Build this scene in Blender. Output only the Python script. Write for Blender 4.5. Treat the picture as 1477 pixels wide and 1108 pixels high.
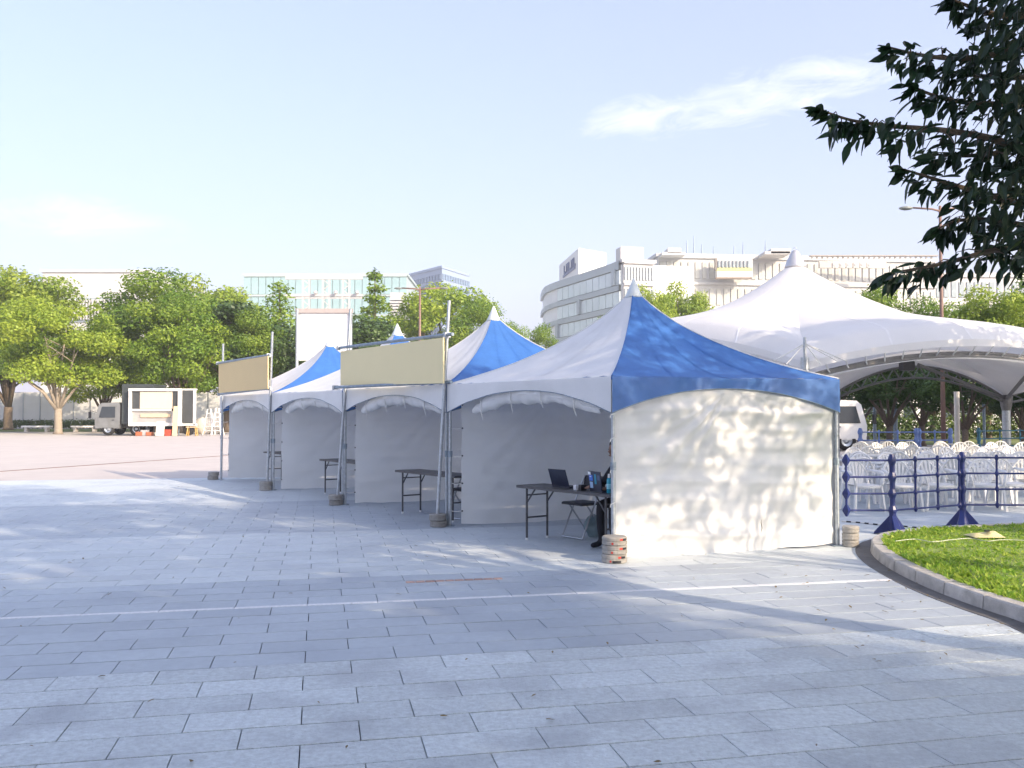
import bpy, math, random
import numpy as np
from math import sin, cos, pi, sqrt, radians
from mathutils import Vector, Matrix

for o in list(bpy.data.objects):
    bpy.data.objects.remove(o)
SC = bpy.context.scene
COL = SC.collection
random.seed(7)

# ------------------------------------------------------------------ camera
FPX, W, H = 1300.0, 1477.0, 1108.0
CAM_H, PITCH = 1.65, math.atan(41.0 / 1300.0)
cam = bpy.data.cameras.new("camera")
cam.sensor_width = 36.0
cam.lens = FPX / W * 36.0
cam.clip_start = 0.05
cam.clip_end = 6000
cam_o = bpy.data.objects.new("camera", cam)
COL.objects.link(cam_o)
cam_o.location = (0, 0, CAM_H)
cam_o.rotation_euler = (pi / 2 + PITCH, 0, 0)
SC.camera = cam_o

# ------------------------------------------------------------------ light
SUN_AZ = math.atan2(0.74, -0.67)      # towards the sun, measured from +Y towards +X
SUN_EL = radians(25.0)
TO_SUN = Vector((sin(SUN_AZ) * cos(SUN_EL), cos(SUN_AZ) * cos(SUN_EL), sin(SUN_EL)))
sun = bpy.data.lights.new("sun", 'SUN')
sun.energy = 2.4
sun.angle = radians(0.53)
sun.color = (1.0, 0.80, 0.58)
sun_o = bpy.data.objects.new("sun", sun)
COL.objects.link(sun_o)
sun_o.rotation_euler = (-TO_SUN).to_track_quat('-Z', 'Y').to_euler()
sun_o.location = (30, -30, 40)

world = bpy.data.worlds.new("World")
SC.world = world
world.use_nodes = True
wn, wl = world.node_tree.nodes, world.node_tree.links
wn.clear()
w_out = wn.new("ShaderNodeOutputWorld")
w_bg = wn.new("ShaderNodeBackground")
w_bg.inputs["Strength"].default_value = 0.14
wl.new(w_bg.outputs[0], w_out.inputs[0])
sky = wn.new("ShaderNodeTexSky")
sky.sky_type = 'NISHITA'
sky.sun_disc = False
sky.sun_elevation = SUN_EL
sky.sun_rotation = SUN_AZ
sky.altitude = 0
sky.air_density = 1.0
sky.dust_density = 6.0
sky.ozone_density = 3.0

def wmath(op, a, b=None, c=None):
    n = wn.new("ShaderNodeMath")
    n.operation = op
    for i, x in enumerate((a, b, c)):
        if x is None:
            continue
        if isinstance(x, (int, float)):
            n.inputs[i].default_value = x
        else:
            wl.new(x, n.inputs[i])
    return n.outputs[0]

w_tc = wn.new("ShaderNodeTexCoord")
w_sep = wn.new("ShaderNodeSeparateXYZ")
wl.new(w_tc.outputs["Generated"], w_sep.inputs[0])
w_az = wmath('MULTIPLY', wmath('ARCTAN2', w_sep.outputs[0], w_sep.outputs[1]), 180 / pi)
w_el = wmath('MULTIPLY', wmath('ARCSINE', w_sep.outputs[2]), 180 / pi)
w_cmb = wn.new("ShaderNodeCombineXYZ")
wl.new(wmath('MULTIPLY', w_az, 0.16), w_cmb.inputs[0])
wl.new(wmath('SUBTRACT', wmath('MULTIPLY', w_el, 0.50), wmath('MULTIPLY', w_az, 0.05)), w_cmb.inputs[1])
def wnoise(scale, detail, rough, dist, off):
    n = wn.new("ShaderNodeTexNoise")
    mp = wn.new("ShaderNodeMapping")
    mp.inputs["Location"].default_value = off
    wl.new(w_cmb.outputs[0], mp.inputs[0])
    wl.new(mp.outputs[0], n.inputs["Vector"])
    n.inputs["Scale"].default_value = scale
    n.inputs["Detail"].default_value = detail
    n.inputs["Roughness"].default_value = rough
    n.inputs["Distortion"].default_value = dist
    return n.outputs[0]
w_fine = wnoise(1.5, 9, 0.68, 0.9, (3.1, 1.7, 0.4))
w_broad = wnoise(0.34, 3, 0.5, 0.3, (8.3, 4.2, 1.0))
def wblob(az0, el0, saz, sel, slope):
    da = wmath('SUBTRACT', w_az, az0)
    de = wmath('SUBTRACT', wmath('SUBTRACT', w_el, el0), wmath('MULTIPLY', da, slope))
    q = wmath('ADD', wmath('POWER', wmath('DIVIDE', wmath('ABSOLUTE', da), saz), 2),
              wmath('POWER', wmath('DIVIDE', wmath('ABSOLUTE', de), sel), 2))
    return wmath('POWER', 2.718, wmath('MULTIPLY', q, -1))
# wispy clouds: a long streak to the right, a low bank at the left, a thin scatter everywhere
w_c = wmath('ADD', wmath('MULTIPLY', wblob(16.5, 18.9, 10.5, 1.9, 0.12), 1.2), wmath('MULTIPLY', wblob(-26, 11, 7, 1.7, 0.0), 1.0))
w_c = wmath('ADD', w_c, wmath('MULTIPLY', wblob(6.5, 18.2, 2.5, 1.2, 0.05), 0.6))
w_c = wmath('MINIMUM', wmath('ADD', w_c, wmath('MULTIPLY', w_broad, 0.42)), 1.15)
w_mask = wn.new("ShaderNodeMapRange")
w_mask.inputs["From Min"].default_value = 0.39
w_mask.inputs["From Max"].default_value = 0.72
w_mask.inputs["To Max"].default_value = 0.85
w_mask.clamp = True
wl.new(wmath('MULTIPLY', w_fine, w_c), w_mask.inputs[0])
w_hz = wn.new("ShaderNodeMixRGB")          # thin pale summer veil over the whole dome
w_veil = wmath('ADD', 0.28, wmath('MULTIPLY', 0.40, wmath('POWER', 2.718, wmath('DIVIDE', wmath('ABSOLUTE', w_el), -8.0))))
wl.new(w_veil, w_hz.inputs[0])
w_hz.inputs[2].default_value = (4.1, 3.80, 4.15, 1)
wl.new(sky.outputs[0], w_hz.inputs[1])
w_mix = wn.new("ShaderNodeMixRGB")
wl.new(w_mask.outputs[0], w_mix.inputs[0])
wl.new(w_hz.outputs[0], w_mix.inputs[1])
w_mix.inputs[2].default_value = (3.3, 3.35, 3.5, 1)
w_tint = wn.new("ShaderNodeMixRGB")          # clear summer air: a touch more violet-blue over the whole dome
w_tint.blend_type = 'MULTIPLY'
w_tint.inputs[0].default_value = 1.0
w_tint.inputs[2].default_value = (0.85, 0.885, 0.975, 1)
wl.new(w_mix.outputs[0], w_tint.inputs[1])
wl.new(w_tint.outputs[0], w_bg.inputs[0])

SC.view_settings.view_transform = 'Standard'
SC.view_settings.look = 'None'
SC.view_settings.gamma = 1
SC.view_settings.use_curve_mapping = False
SC.view_settings.exposure = 1.46
SC.render.engine = 'CYCLES'
SC.cycles.use_denoising = True
SC.cycles.max_bounces = 6
SC.cycles.diffuse_bounces = 3
SC.cycles.transparent_max_bounces = 4
SC.cycles.caustics_reflective = False
SC.cycles.caustics_refractive = False

# ------------------------------------------------------------------ photo point -> place
def P(x, y, Y):
    """world point at depth Y (metres ahead of the camera foot) for a photo position"""
    u, v = (x - W / 2) / FPX, (H / 2 - y) / FPX
    d = Vector((u, cos(PITCH) - v * sin(PITCH), sin(PITCH) + v * cos(PITCH)))
    return Vector((0, 0, CAM_H)) + d * (Y / d.y)
def G(x, y, z=0.0):
    u, v = (x - W / 2) / FPX, (H / 2 - y) / FPX
    d = Vector((u, cos(PITCH) - v * sin(PITCH), sin(PITCH) + v * cos(PITCH)))
    return Vector((0, 0, CAM_H)) + d * ((z - CAM_H) / d.z)
def to_px(p):
    dx, dy, dz = p[0], p[1], p[2] - CAM_H
    yy = dy * cos(PITCH) + dz * sin(PITCH)
    zz = -dy * sin(PITCH) + dz * cos(PITCH)
    if yy < 0.05:
        return (-9999, -9999)
    return (W / 2 + FPX * dx / yy, H / 2 - FPX * zz / yy)

# ------------------------------------------------------------------ materials
MATS = {}
def mat(name, col, rough=0.6, var=0.12, scale=6.0, bump=0.0, bscale=40.0, metal=0.0, trans=0.0, tone=None,
        rand=0.0, col2=None, spec=0.5, dirt=None, wpos=False):
    """procedural material: noise-varied colour, optional bump, translucency, per-face tone, per-object shade"""
    if name in MATS:
        return MATS[name]
    m = bpy.data.materials.new(name)
    MATS[name] = m
    m.use_nodes = True
    n, l = m.node_tree.nodes, m.node_tree.links
    bs = n["Principled BSDF"]
    bs.inputs["Roughness"].default_value = rough
    bs.inputs["Metallic"].default_value = metal
    bs.inputs["Specular IOR Level"].default_value = spec
    tc = n.new("ShaderNodeNewGeometry") if wpos else n.new("ShaderNodeTexCoord")
    TCO = "Position" if wpos else "Object"
    nz = n.new("ShaderNodeTexNoise")
    nz.inputs["Scale"].default_value = scale
    nz.inputs["Detail"].default_value = 6
    nz.inputs["Roughness"].default_value = 0.65
    l.new(tc.outputs[TCO], nz.inputs["Vector"])
    mr = n.new("ShaderNodeMapRange")
    mr.inputs["From Min"].default_value = 0.25
    mr.inputs["From Max"].default_value = 0.75
    l.new(nz.outputs[0], mr.inputs[0])
    mx = n.new("ShaderNodeMixRGB")
    c = Vector(col)
    c2 = Vector(col2) if col2 else c * (1 + var)
    c1 = c if col2 else c * (1 - var)
    mx.inputs[1].default_value = (*c1, 1)
    mx.inputs[2].default_value = (*[min(1, x) for x in c2], 1)
    l.new(mr.outputs[0], mx.inputs[0])
    out = mx.outputs[0]
    if tone:                                   # per-face attribute mixes towards another real colour
        at = n.new("ShaderNodeAttribute")
        at.attribute_name = "tone"
        m2 = n.new("ShaderNodeMixRGB")
        m2.inputs[2].default_value = (*tone, 1)
        l.new(at.outputs["Fac"], m2.inputs[0])
        l.new(out, m2.inputs[1])
        out = m2.outputs[0]
    if rand:
        oi = n.new("ShaderNodeObjectInfo")
        rr = n.new("ShaderNodeMapRange")
        rr.inputs["To Min"].default_value = 1 - rand
        rr.inputs["To Max"].default_value = 1 + rand
        l.new(oi.outputs["Random"], rr.inputs[0])
        m3 = n.new("ShaderNodeVectorMath")
        m3.operation = 'SCALE'
        l.new(out, m3.inputs[0])
        l.new(rr.outputs[0], m3.inputs["Scale"])
        out = m3.outputs[0]
    if dirt:                                   # blotchy stain of another colour: (colour, scale, amount)
        nd = n.new("ShaderNodeTexNoise")
        nd.inputs["Scale"].default_value = dirt[1]
        nd.inputs["Detail"].default_value = 5
        l.new(tc.outputs[TCO], nd.inputs["Vector"])
        dr = n.new("ShaderNodeMapRange")
        dr.inputs["From Min"].default_value = 0.48
        dr.inputs["From Max"].default_value = 0.75
        dr.inputs["To Max"].default_value = dirt[2]
        l.new(nd.outputs[0], dr.inputs[0])
        m4 = n.new("ShaderNodeMixRGB")
        m4.inputs[2].default_value = (*dirt[0], 1)
        l.new(dr.outputs[0], m4.inputs[0])
        l.new(out, m4.inputs[1])
        out = m4.outputs[0]
    l.new(out, bs.inputs["Base Color"])
    if bump:
        nb = n.new("ShaderNodeTexNoise")
        nb.inputs["Scale"].default_value = bscale
        nb.inputs["Detail"].default_value = 4
        l.new(tc.outputs[TCO], nb.inputs["Vector"])
        bm = n.new("ShaderNodeBump")
        bm.inputs["Strength"].default_value = bump
        bm.inputs["Distance"].default_value = 0.02
        l.new(nb.outputs[0], bm.inputs["Height"])
        l.new(bm.outputs[0], bs.inputs["Normal"])
    if trans:
        tr = n.new("ShaderNodeBsdfTranslucent")
        l.new(out, tr.inputs[0])
        ms = n.new("ShaderNodeMixShader")
        ms.inputs[0].default_value = trans
        l.new(bs.outputs[0], ms.inputs[1])
        l.new(tr.outputs[0], ms.inputs[2])
        l.new(ms.outputs[0], n["Material Output"].inputs[0])
    return m

def glass_mat(name, col, rough=0.12, spec=0.8):
    return mat(name, col, rough=rough, var=0.25, scale=0.4, spec=spec)

# ------------------------------------------------------------------ mesh helpers
ORG = {}
class MB:
    def __init__(s):
        s.v, s.f = [], []
    def add(s, vs, fs):
        b = len(s.v)
        s.v += [tuple(v) for v in vs]
        s.f += [tuple(i + b for i in f) for f in fs]
        return s
    def box(s, c, d, rz=0.0, M=None):
        hx, hy, hz = d[0] / 2, d[1] / 2, d[2] / 2
        vs = [Vector((x, y, z)) for x in (-hx, hx) for y in (-hy, hy) for z in (-hz, hz)]
        R = M if M is not None else Matrix.Rotation(rz, 3, 'Z')
        c = Vector(c)
        return s.add([R @ v + c for v in vs], [(0, 1, 3, 2), (4, 6, 7, 5), (0, 4, 5, 1), (2, 3, 7, 6), (0, 2, 6, 4), (1, 5, 7, 3)])
    def cbox(s, c, d, b=0.004, rz=0.0):
        """box with a chamfered top edge, for slabs and stones"""
        hx, hy, hz = d[0] / 2, d[1] / 2, d[2] / 2
        R = Matrix.Rotation(rz, 3, 'Z')
        c = Vector(c)
        r = [(-1, -1), (1, -1), (1, 1), (-1, 1)]
        vs = [Vector((x * hx, y * hy, -hz)) for x, y in r] + [Vector((x * hx, y * hy, hz - b)) for x, y in r] + \
             [Vector((x * (hx - b), y * (hy - b), hz)) for x, y in r]
        fs = [(3, 2, 1, 0), (8, 9, 10, 11)]
        for i in range(4):
            j = (i + 1) % 4
            fs += [(i, j, 4 + j, 4 + i), (4 + i, 4 + j, 8 + j, 8 + i)]
        return s.add([R @ v + c for v in vs], fs)
    def bar(s, p0, p1, w, h, up=(0, 0, 1)):
        p0, p1 = Vector(p0), Vector(p1)
        t = (p1 - p0).normalized()
        u = Vector(up)
        a = t.cross(u)
        if a.length < 1e-4:
            a = t.cross(Vector((1, 0, 0)))
        a.normalize()
        b = a.cross(t).normalized()
        vs = [p + a * (x * w / 2) + b * (y * h / 2) for p in (p0, p1) for x, y in ((-1, -1), (1, -1), (1, 1), (-1, 1))]
        return s.add(vs, [(3, 2, 1, 0), (4, 5, 6, 7), (0, 1, 5, 4), (1, 2, 6, 5), (2, 3, 7, 6), (3, 0, 4, 7)])
    def tube(s, pts, r, n=8, cap=True):
        pts = [Vector(p) for p in pts]
        k = len(pts)
        rs = r if isinstance(r, (list, tuple)) else [r] * k
        vs = []
        prev = None
        for i, p in enumerate(pts):
            t = (pts[min(i + 1, k - 1)] - pts[max(i - 1, 0)])
            t = t.normalized() if t.length > 1e-9 else Vector((0, 0, 1))
            if prev is None:
                a = t.cross(Vector((0, 0, 1)))
                if a.length < 0.05:
                    a = t.cross(Vector((1, 0, 0)))
            else:
                a = prev - t * prev.dot(t)
                if a.length < 1e-5:
                    a = t.orthogonal()
            a.normalize()
            prev = a
            b = t.cross(a)
            vs += [p + (a * cos(2 * pi * j / n) + b * sin(2 * pi * j / n)) * rs[i] for j in range(n)]
        fs = []
        for i in range(k - 1):
            for j in range(n):
                q = (j + 1) % n
                fs.append((i * n + j, i * n + q, (i + 1) * n + q, (i + 1) * n + j))
        if cap:
            fs += [tuple(range(n - 1, -1, -1)), tuple((k - 1) * n + j for j in range(n))]
        return s.add(vs, fs)
    def lathe(s, prof, c=(0, 0, 0), n=20, cap=True, a0=0.0):
        c = Vector(c)
        vs = [c + Vector((r * cos(a0 + 2 * pi * j / n), r * sin(a0 + 2 * pi * j / n), z)) for r, z in prof for j in range(n)]
        fs = []
        for i in range(len(prof) - 1):
            for j in range(n):
                q = (j + 1) % n
                fs.append((i * n + j, i * n + q, (i + 1) * n + q, (i + 1) * n + j))
        if cap:
            fs += [tuple(range(n - 1, -1, -1)), tuple((len(prof) - 1) * n + j for j in range(n))]
        return s.add(vs, fs)
    def grid(s, fn, nu, nv, closed=False):
        vs = [fn(i / nu, j / nv) for j in range(nv + 1) for i in range(nu + 1)]
        fs = [(j * (nu + 1) + i, j * (nu + 1) + i + 1, (j + 1) * (nu + 1) + i + 1, (j + 1) * (nu + 1) + i)
              for j in range(nv) for i in range(nu)]
        return s.add(vs, fs)
    def prism(s, poly, z0, z1):
        n = len(poly)
        vs = [(x, y, z0) for x, y in poly] + [(x, y, z1) for x, y in poly]
        fs = [tuple(range(n - 1, -1, -1)), tuple(range(n, 2 * n))] + [(i, (i + 1) % n, n + (i + 1) % n, n + i) for i in range(n)]
        return s.add(vs, fs)
    def mesh(s, name, m, off=(0, 0, 0), smooth=False):
        me = bpy.data.meshes.new(name)
        ox, oy, oz = off
        me.from_pydata([(x - ox, y - oy, z - oz) for x, y, z in s.v], [], s.f)
        if m is not None:
            me.materials.append(m)
        if smooth:
            me.polygons.foreach_set("use_smooth", [True] * len(me.polygons))
        me.update()
        return me
    def build(s, name, m, parent=None, smooth=False, org=None, label=None, cat=None, group=None, kind=None):
        off = ORG.get(parent.name, (0, 0, 0)) if parent is not None else (org or (0, 0, 0))
        o = bpy.data.objects.new(name, s.mesh(name, m, off, smooth))
        COL.objects.link(o)
        if parent is not None:
            o.parent = parent
            ORG[o.name] = off
        else:
            o.location = off
            ORG[o.name] = tuple(off)
        return tag(o, label, cat, group, kind)

def tag(o, label=None, cat=None, group=None, kind=None):
    for k, x in (("label", label), ("category", cat), ("group", group), ("kind", kind)):
        if x:
            o[k] = x
    return o
def thing(name, label, cat, loc=(0, 0, 0), group=None, rz=0.0, local=False):
    """Empty at a thing's base; parts given in world coordinates unless local"""
    o = bpy.data.objects.new(name, None)
    COL.objects.link(o)
    o.empty_display_size = 0.1
    o.location = loc
    o.rotation_euler = (0, 0, rz)
    ORG[o.name] = (0, 0, 0) if local else tuple(loc)
    return tag(o, label, cat, group)
def link_part(name, me, parent, loc=(0, 0, 0), rot=(0, 0, 0), scale=(1, 1, 1), kind=None):
    o = bpy.data.objects.new(name, me)
    COL.objects.link(o)
    o.parent = parent
    if parent is not None:
        g = ORG.get(parent.name, (0, 0, 0))
        loc = (loc[0] - g[0], loc[1] - g[1], loc[2] - g[2])
    o.location, o.rotation_euler, o.scale = loc, rot, scale
    if kind:
        o["kind"] = kind
    return o
def copy_tree(o, parent=None):
    c = o.copy()
    COL.objects.link(c)
    c.parent = parent
    for ch in o.children:
        copy_tree(ch, c)
    return c
def spw(x, e):
    return max(0.0, x) ** e
def hsh(*a):
    x = sin(sum((i + 1.37) * 12.9898 * q for i, q in enumerate(a)) + 4.1) * 43758.5453
    return x - math.floor(x)
def vnoise(x, y, s=0):
    xi, yi = math.floor(x), math.floor(y)
    fx, fy = x - xi, y - yi
    fx, fy = fx * fx * (3 - 2 * fx), fy * fy * (3 - 2 * fy)
    a, b, c, d = hsh(xi, yi, s), hsh(xi + 1, yi, s), hsh(xi, yi + 1, s), hsh(xi + 1, yi + 1, s)
    return (a * (1 - fx) + b * fx) * (1 - fy) + (c * (1 - fx) + d * fx) * fy - 0.5
def V2(p, z=0.0):
    return Vector((p[0], p[1], z))

# palette
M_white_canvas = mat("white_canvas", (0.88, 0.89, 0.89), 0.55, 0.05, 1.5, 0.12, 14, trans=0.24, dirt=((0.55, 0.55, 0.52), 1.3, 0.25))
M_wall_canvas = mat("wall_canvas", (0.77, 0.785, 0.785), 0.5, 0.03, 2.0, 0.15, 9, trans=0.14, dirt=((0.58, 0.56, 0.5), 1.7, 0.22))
M_blue_canvas = mat("blue_canvas", (0.06, 0.19, 0.53), 0.42, 0.15, 2.5, 0.12, 14, trans=0.22)
M_galv = mat("galvanised_steel", (0.42, 0.46, 0.50), 0.42, 0.25, 18, metal=0.75)
M_galv_d = mat("weathered_steel", (0.26, 0.32, 0.38), 0.5, 0.3, 14, metal=0.6)
M_rope = mat("white_rope", (0.72, 0.72, 0.70), 0.8)
M_capm = mat("cap_plastic", (0.62, 0.68, 0.70), 0.45, 0.06)
M_board = mat("beige_board", (0.84, 0.73, 0.42), 0.6, 0.02, 2.0)
M_board2 = mat("tan_board", (0.74, 0.56, 0.28), 0.6, 0.02, 2.0)
M_dark_wood = mat("table_laminate", (0.10, 0.095, 0.09), 0.42, 0.2, 9)
M_dark_metal = mat("dark_steel", (0.09, 0.09, 0.095), 0.45, 0.2, 12, metal=0.5)
M_black = mat("black_plastic", (0.012, 0.013, 0.018), 0.45, 0.3)
M_navy = mat("barrier_navy_plastic", (0.013, 0.026, 0.15), 0.35, 0.2, 5, dirt=((0.06, 0.08, 0.19), 6.0, 0.3))
M_lit_blue = mat("barrier_lit_blue", (0.16, 0.26, 0.62), 0.4, 0.2, 5)  # barrier blue made lighter: sun on the far barriers put into the colour
M_white_plastic = mat("chair_plastic", (0.80, 0.80, 0.79), 0.35, 0.05, 4, rand=0.05)
M_white_paint = mat("white_paint", (0.78, 0.77, 0.74), 0.5, 0.06, 3)
M_concrete = mat("kerb_concrete", (0.50, 0.48, 0.45), 0.85, 0.22, 5, 0.5, 60, rand=0.10, dirt=((0.22, 0.21, 0.19), 7.0, 0.6))
# ------------------------------------------------------------------ ground and paving
UD, VD = Vector((0.978, 0.208, 0)), Vector((-0.208, 0.978, 0))     # along the tile rows / across them
ROW_RZ = math.atan2(UD.y, UD.x)
M_ground = mat("plaza_concrete", (0.52, 0.475, 0.44), 0.8, 0.10, 0.9, 0.25, 30, dirt=((0.44, 0.41, 0.39), 0.12, 0.5))
M_joint = mat("paving_bed", (0.055, 0.06, 0.07), 0.9, 0.2, 8)
M_t_rough = mat("rough_granite_tile", (0.56, 0.62, 0.65), 0.62, 0.24, 26, 0.55, 70, wpos=True, rand=0.10, tone=(0.43, 0.46, 0.51), dirt=((0.36, 0.39, 0.43), 1.7, 0.75))
M_t_dark = mat("smooth_grey_tile", (0.42, 0.475, 0.525), 0.5, 0.10, 14, 0.2, 90, wpos=True, rand=0.06, tone=(0.36, 0.40, 0.47), dirt=((0.30, 0.34, 0.40), 0.9, 0.7))
M_t_light = mat("smooth_pale_tile", (0.53, 0.585, 0.615), 0.52, 0.08, 12, 0.2, 90, wpos=True, rand=0.06, tone=(0.46, 0.49, 0.55), dirt=((0.38, 0.42, 0.47), 0.9, 0.6))
M_stripe = mat("pale_stone_strip", (0.68, 0.70, 0.73), 0.6, 0.2, 30, rand=0.05)
M_brick = mat("pinkish_brick", (0.42, 0.29, 0.25), 0.75, 0.2, 20, 0.3, 60, rand=0.2)

MB().grid(lambda u, v: Vector((-1500 + 3000 * u, -600 + 3400 * v, -0.03)), 6, 6).build("ground", M_ground, kind="structure")
pav = MB().grid(lambda u, v: UD * (-34 + 68 * u) + VD * (-14 + 38.2 * v) + Vector((0, 0, -0.026)), 2, 2).build("pavement", M_joint, kind="structure")

TL, TWD, GAP, GAPV = 0.60, 0.30, 0.006, 0.012
STR_V = 7.95                                        # thin pale strip crossing the plaza
def band(v):
    if v < 6.15: return 0
    if v < 9.15: return 1
    if v < 12.75: return 2
    if v < 17.4: return 1
    return 2
TM = [M_t_rough, M_t_dark, M_t_light]
proto = []
for k in range(3):
    for q in range(2):
        b = MB().cbox((0, 0, -0.0125), (TL - GAP, TWD - GAPV, 0.025), 0.0015)
        proto.append(b.mesh("paving_tile", TM[k]))
BRICK_V = (8.55, 8.85)
cand, rest = [], {0: [], 1: [], 2: []}
rng = random.Random(3)
rows = []
v = STR_V
while v > -13:
    v -= TWD
    rows.append(v)
v = STR_V + 0.075
while v < 23.8:
    rows.append(v)
    v += TWD
rows.sort()
for ri, v0 in enumerate(rows):
    vc = v0 + TWD / 2
    off = (ri % 2) * 0.30 + rng.uniform(-0.012, 0.012)
    umax = 33
    i0 = int(-umax / TL)
    for i in range(i0, -i0):
        u0 = i * TL + off - 0.09
        c = UD * (u0 + TL / 2) + VD * vc
        if c.y < -9 or c.y > 30 or abs(c.x) > 30:
            continue
        px = to_px(c)
        inview = -60 < px[0] < 1530 and px[1] < 1150
        ton = rng.random()
        tz = rng.gauss(0, 0.0007)
        bk = band(vc)
        if inview and c.y < 12 and not (c.x > 4.0 and c.y > 7.5):
            cand.append((c.y, c, bk, tz, ton))
        else:
            rest[bk].append((c, tz, ton))
cand.sort(key=lambda t: t[0])
for (y, c, bk, tz, ton) in cand[:300]:
    link_part("paving_tile", proto[bk * 2], pav, (c.x, c.y, tz), (rng.gauss(0, .0012), rng.gauss(0, .0012), ROW_RZ))
for (y, c, bk, tz, ton) in cand[300:]:
    rest[bk].append((c, tz, ton))
base = MB().cbox((0, 0, -0.0125), (TL - GAP, TWD - GAPV, 0.025), 0.0015, ROW_RZ)
bv, bf = np.array(base.v), base.f[1:]
for k in range(3):
    L = rest[k]
    n = len(L)
    cs = np.array([(c.x, c.y, tz) for c, tz, t in L])
    vv = (cs[:, None, :] + bv[None, :, :]).reshape(-1, 3)
    ff = [tuple(i + 12 * j for i in f) for j in range(n) for f in bf]
    me = bpy.data.meshes.new("paving_tile_field")
    me.from_pydata(vv.tolist(), [], ff)
    at = me.attributes.new("tone", 'FLOAT', 'FACE')
    at.data.foreach_set("value", np.repeat(np.array([0.35 * max(0, t - 0.45) for c, z, t in L]), len(bf)))
    me.materials.append(TM[k])
    o = bpy.data.objects.new("paving_tile_field", me)
    COL.objects.link(o)
    o.parent = pav
    o["kind"] = "stuff"
# pale strip: short stone pieces end to end
stp = MB().cbox((0, 0, -0.0115), (0.596, 0.066, 0.025), 0.003).mesh("strip_stone", M_stripe)
for i in range(-22, 16):
    c = UD * (i * 0.60 + 0.2) + VD * (STR_V + 0.0375)
    link_part("strip_stone", stp, pav, (c.x, c.y, rng.gauss(0, .0006)), (0, 0, ROW_RZ))
# small pinkish bricks let into the paving
bk = MB().cbox((0, 0, -0.01), (0.088, 0.062, 0.028), 0.004).mesh("brick", M_brick)
g0 = G(592, 840)
for i in range(10):
    c = g0 + UD * (i * 0.096)
    link_part("brick", bk, pav, (c.x, c.y, 0.0035), (0, 0, ROW_RZ))

# dark joint line of the far plaza, drawn as a shallow drain channel
a, b_ = G(-60, 683), G(330, 656)
MB().bar((a.x, a.y, -0.026), (b_.x, b_.y, -0.026), 0.16, 0.012).build("drain_channel", mat("rust_channel", (0.20, 0.14, 0.12), 0.8), kind="structure")

# ------------------------------------------------------------------ lawn island with kerb
kerb_px = [(1700, 1010), (1560, 938), (1477, 899), (1440, 887), (1400, 873), (1360, 858), (1325, 843), (1295, 828), (1272, 814), (1258, 801), (1256, 791), (1266, 783),
           (1290, 778), (1330, 774), (1380, 770), (1440, 767), (1500, 765), (1600, 763)]
kp = [G(*p) for p in kerb_px]
def spline(pts, n):
    out = []
    m = len(pts)
    for i in range(m - 1):
        p0, p1, p2, p3 = pts[max(i - 1, 0)], pts[i], pts[i + 1], pts[min(i + 2, m - 1)]
        for k in range(n):
            t = k / n
            out.append(0.5 * ((2 * p1) + (p2 - p0) * t + (2 * p0 - 5 * p1 + 4 * p2 - p3) * t * t + (3 * p1 - p0 - 3 * p2 + p3) * t ** 3))
    out.append(pts[-1])
    return out
kc = spline(kp, 10)
# resample evenly
def resample(pts, step):
    out, acc = [pts[0]], 0.0
    for a, b in zip(pts, pts[1:]):
        d = (b - a).length
        while acc + d >= step:
            t = (step - acc) / d
            a = a + (b - a) * t
            d = (b - a).length
            out.append(a.copy())
            acc = 0.0
        acc += d
    return out
kr = resample(kc, 0.1)
def norm2(i, L):
    t = L[min(i + 1, len(L) - 1)] - L[max(i - 1, 0)]
    t.z = 0
    t.normalize()
    return Vector((t.y, -t.x, 0))       # to the right of travel = towards the lawn
island = thing("lawn_island", "grassy lawn island edged by a curved concrete kerb beside the blue barriers", "lawn", (5.5, 9.5, 0))
M_soil = mat("lawn_soil", (0.22, 0.30, 0.07), 0.95, 0.35, 3.0, 0.6, 50)
inner = [kr[i] + norm2(i, kr) * 0.14 for i in range(len(kr))]
STONE = 6
i = 0
while i + 1 < len(kr):
    j = min(i + STONE, len(kr) - 1)
    b = MB()
    ks = list(range(i, j + 1))
    sec = []
    for q, k in enumerate(ks):
        nn = norm2(k, kr)
        p = kr[k]
        sh = 0.0
        if q == 0: sh = 0.007
        if q == len(ks) - 1: sh = -0.007
        t = Vector((-nn.y, nn.x, 0)) * sh
        p = p + t
        sec += [p + Vector((0, 0, -0.02)), p + nn * 0.012 + Vector((0, 0, 0.105)), p + nn * 0.028 + Vector((0, 0, 0.118)),
                p + nn * 0.15 + Vector((0, 0, 0.118)), p + nn * 0.15 + Vector((0, 0, -0.02))]
    fs = []
    for q in range(len(ks) - 1):
        for e in range(5):
            e2 = (e + 1) % 5
            fs.append((q * 5 + e, q * 5 + e2, (q + 1) * 5 + e2, (q + 1) * 5 + e))
    fs += [(0, 1, 2, 3, 4), tuple((len(ks) - 1) * 5 + e for e in (4, 3, 2, 1, 0))]
    b.add(sec, fs).build("kerb_stone", M_concrete, island)
    i = j
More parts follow.
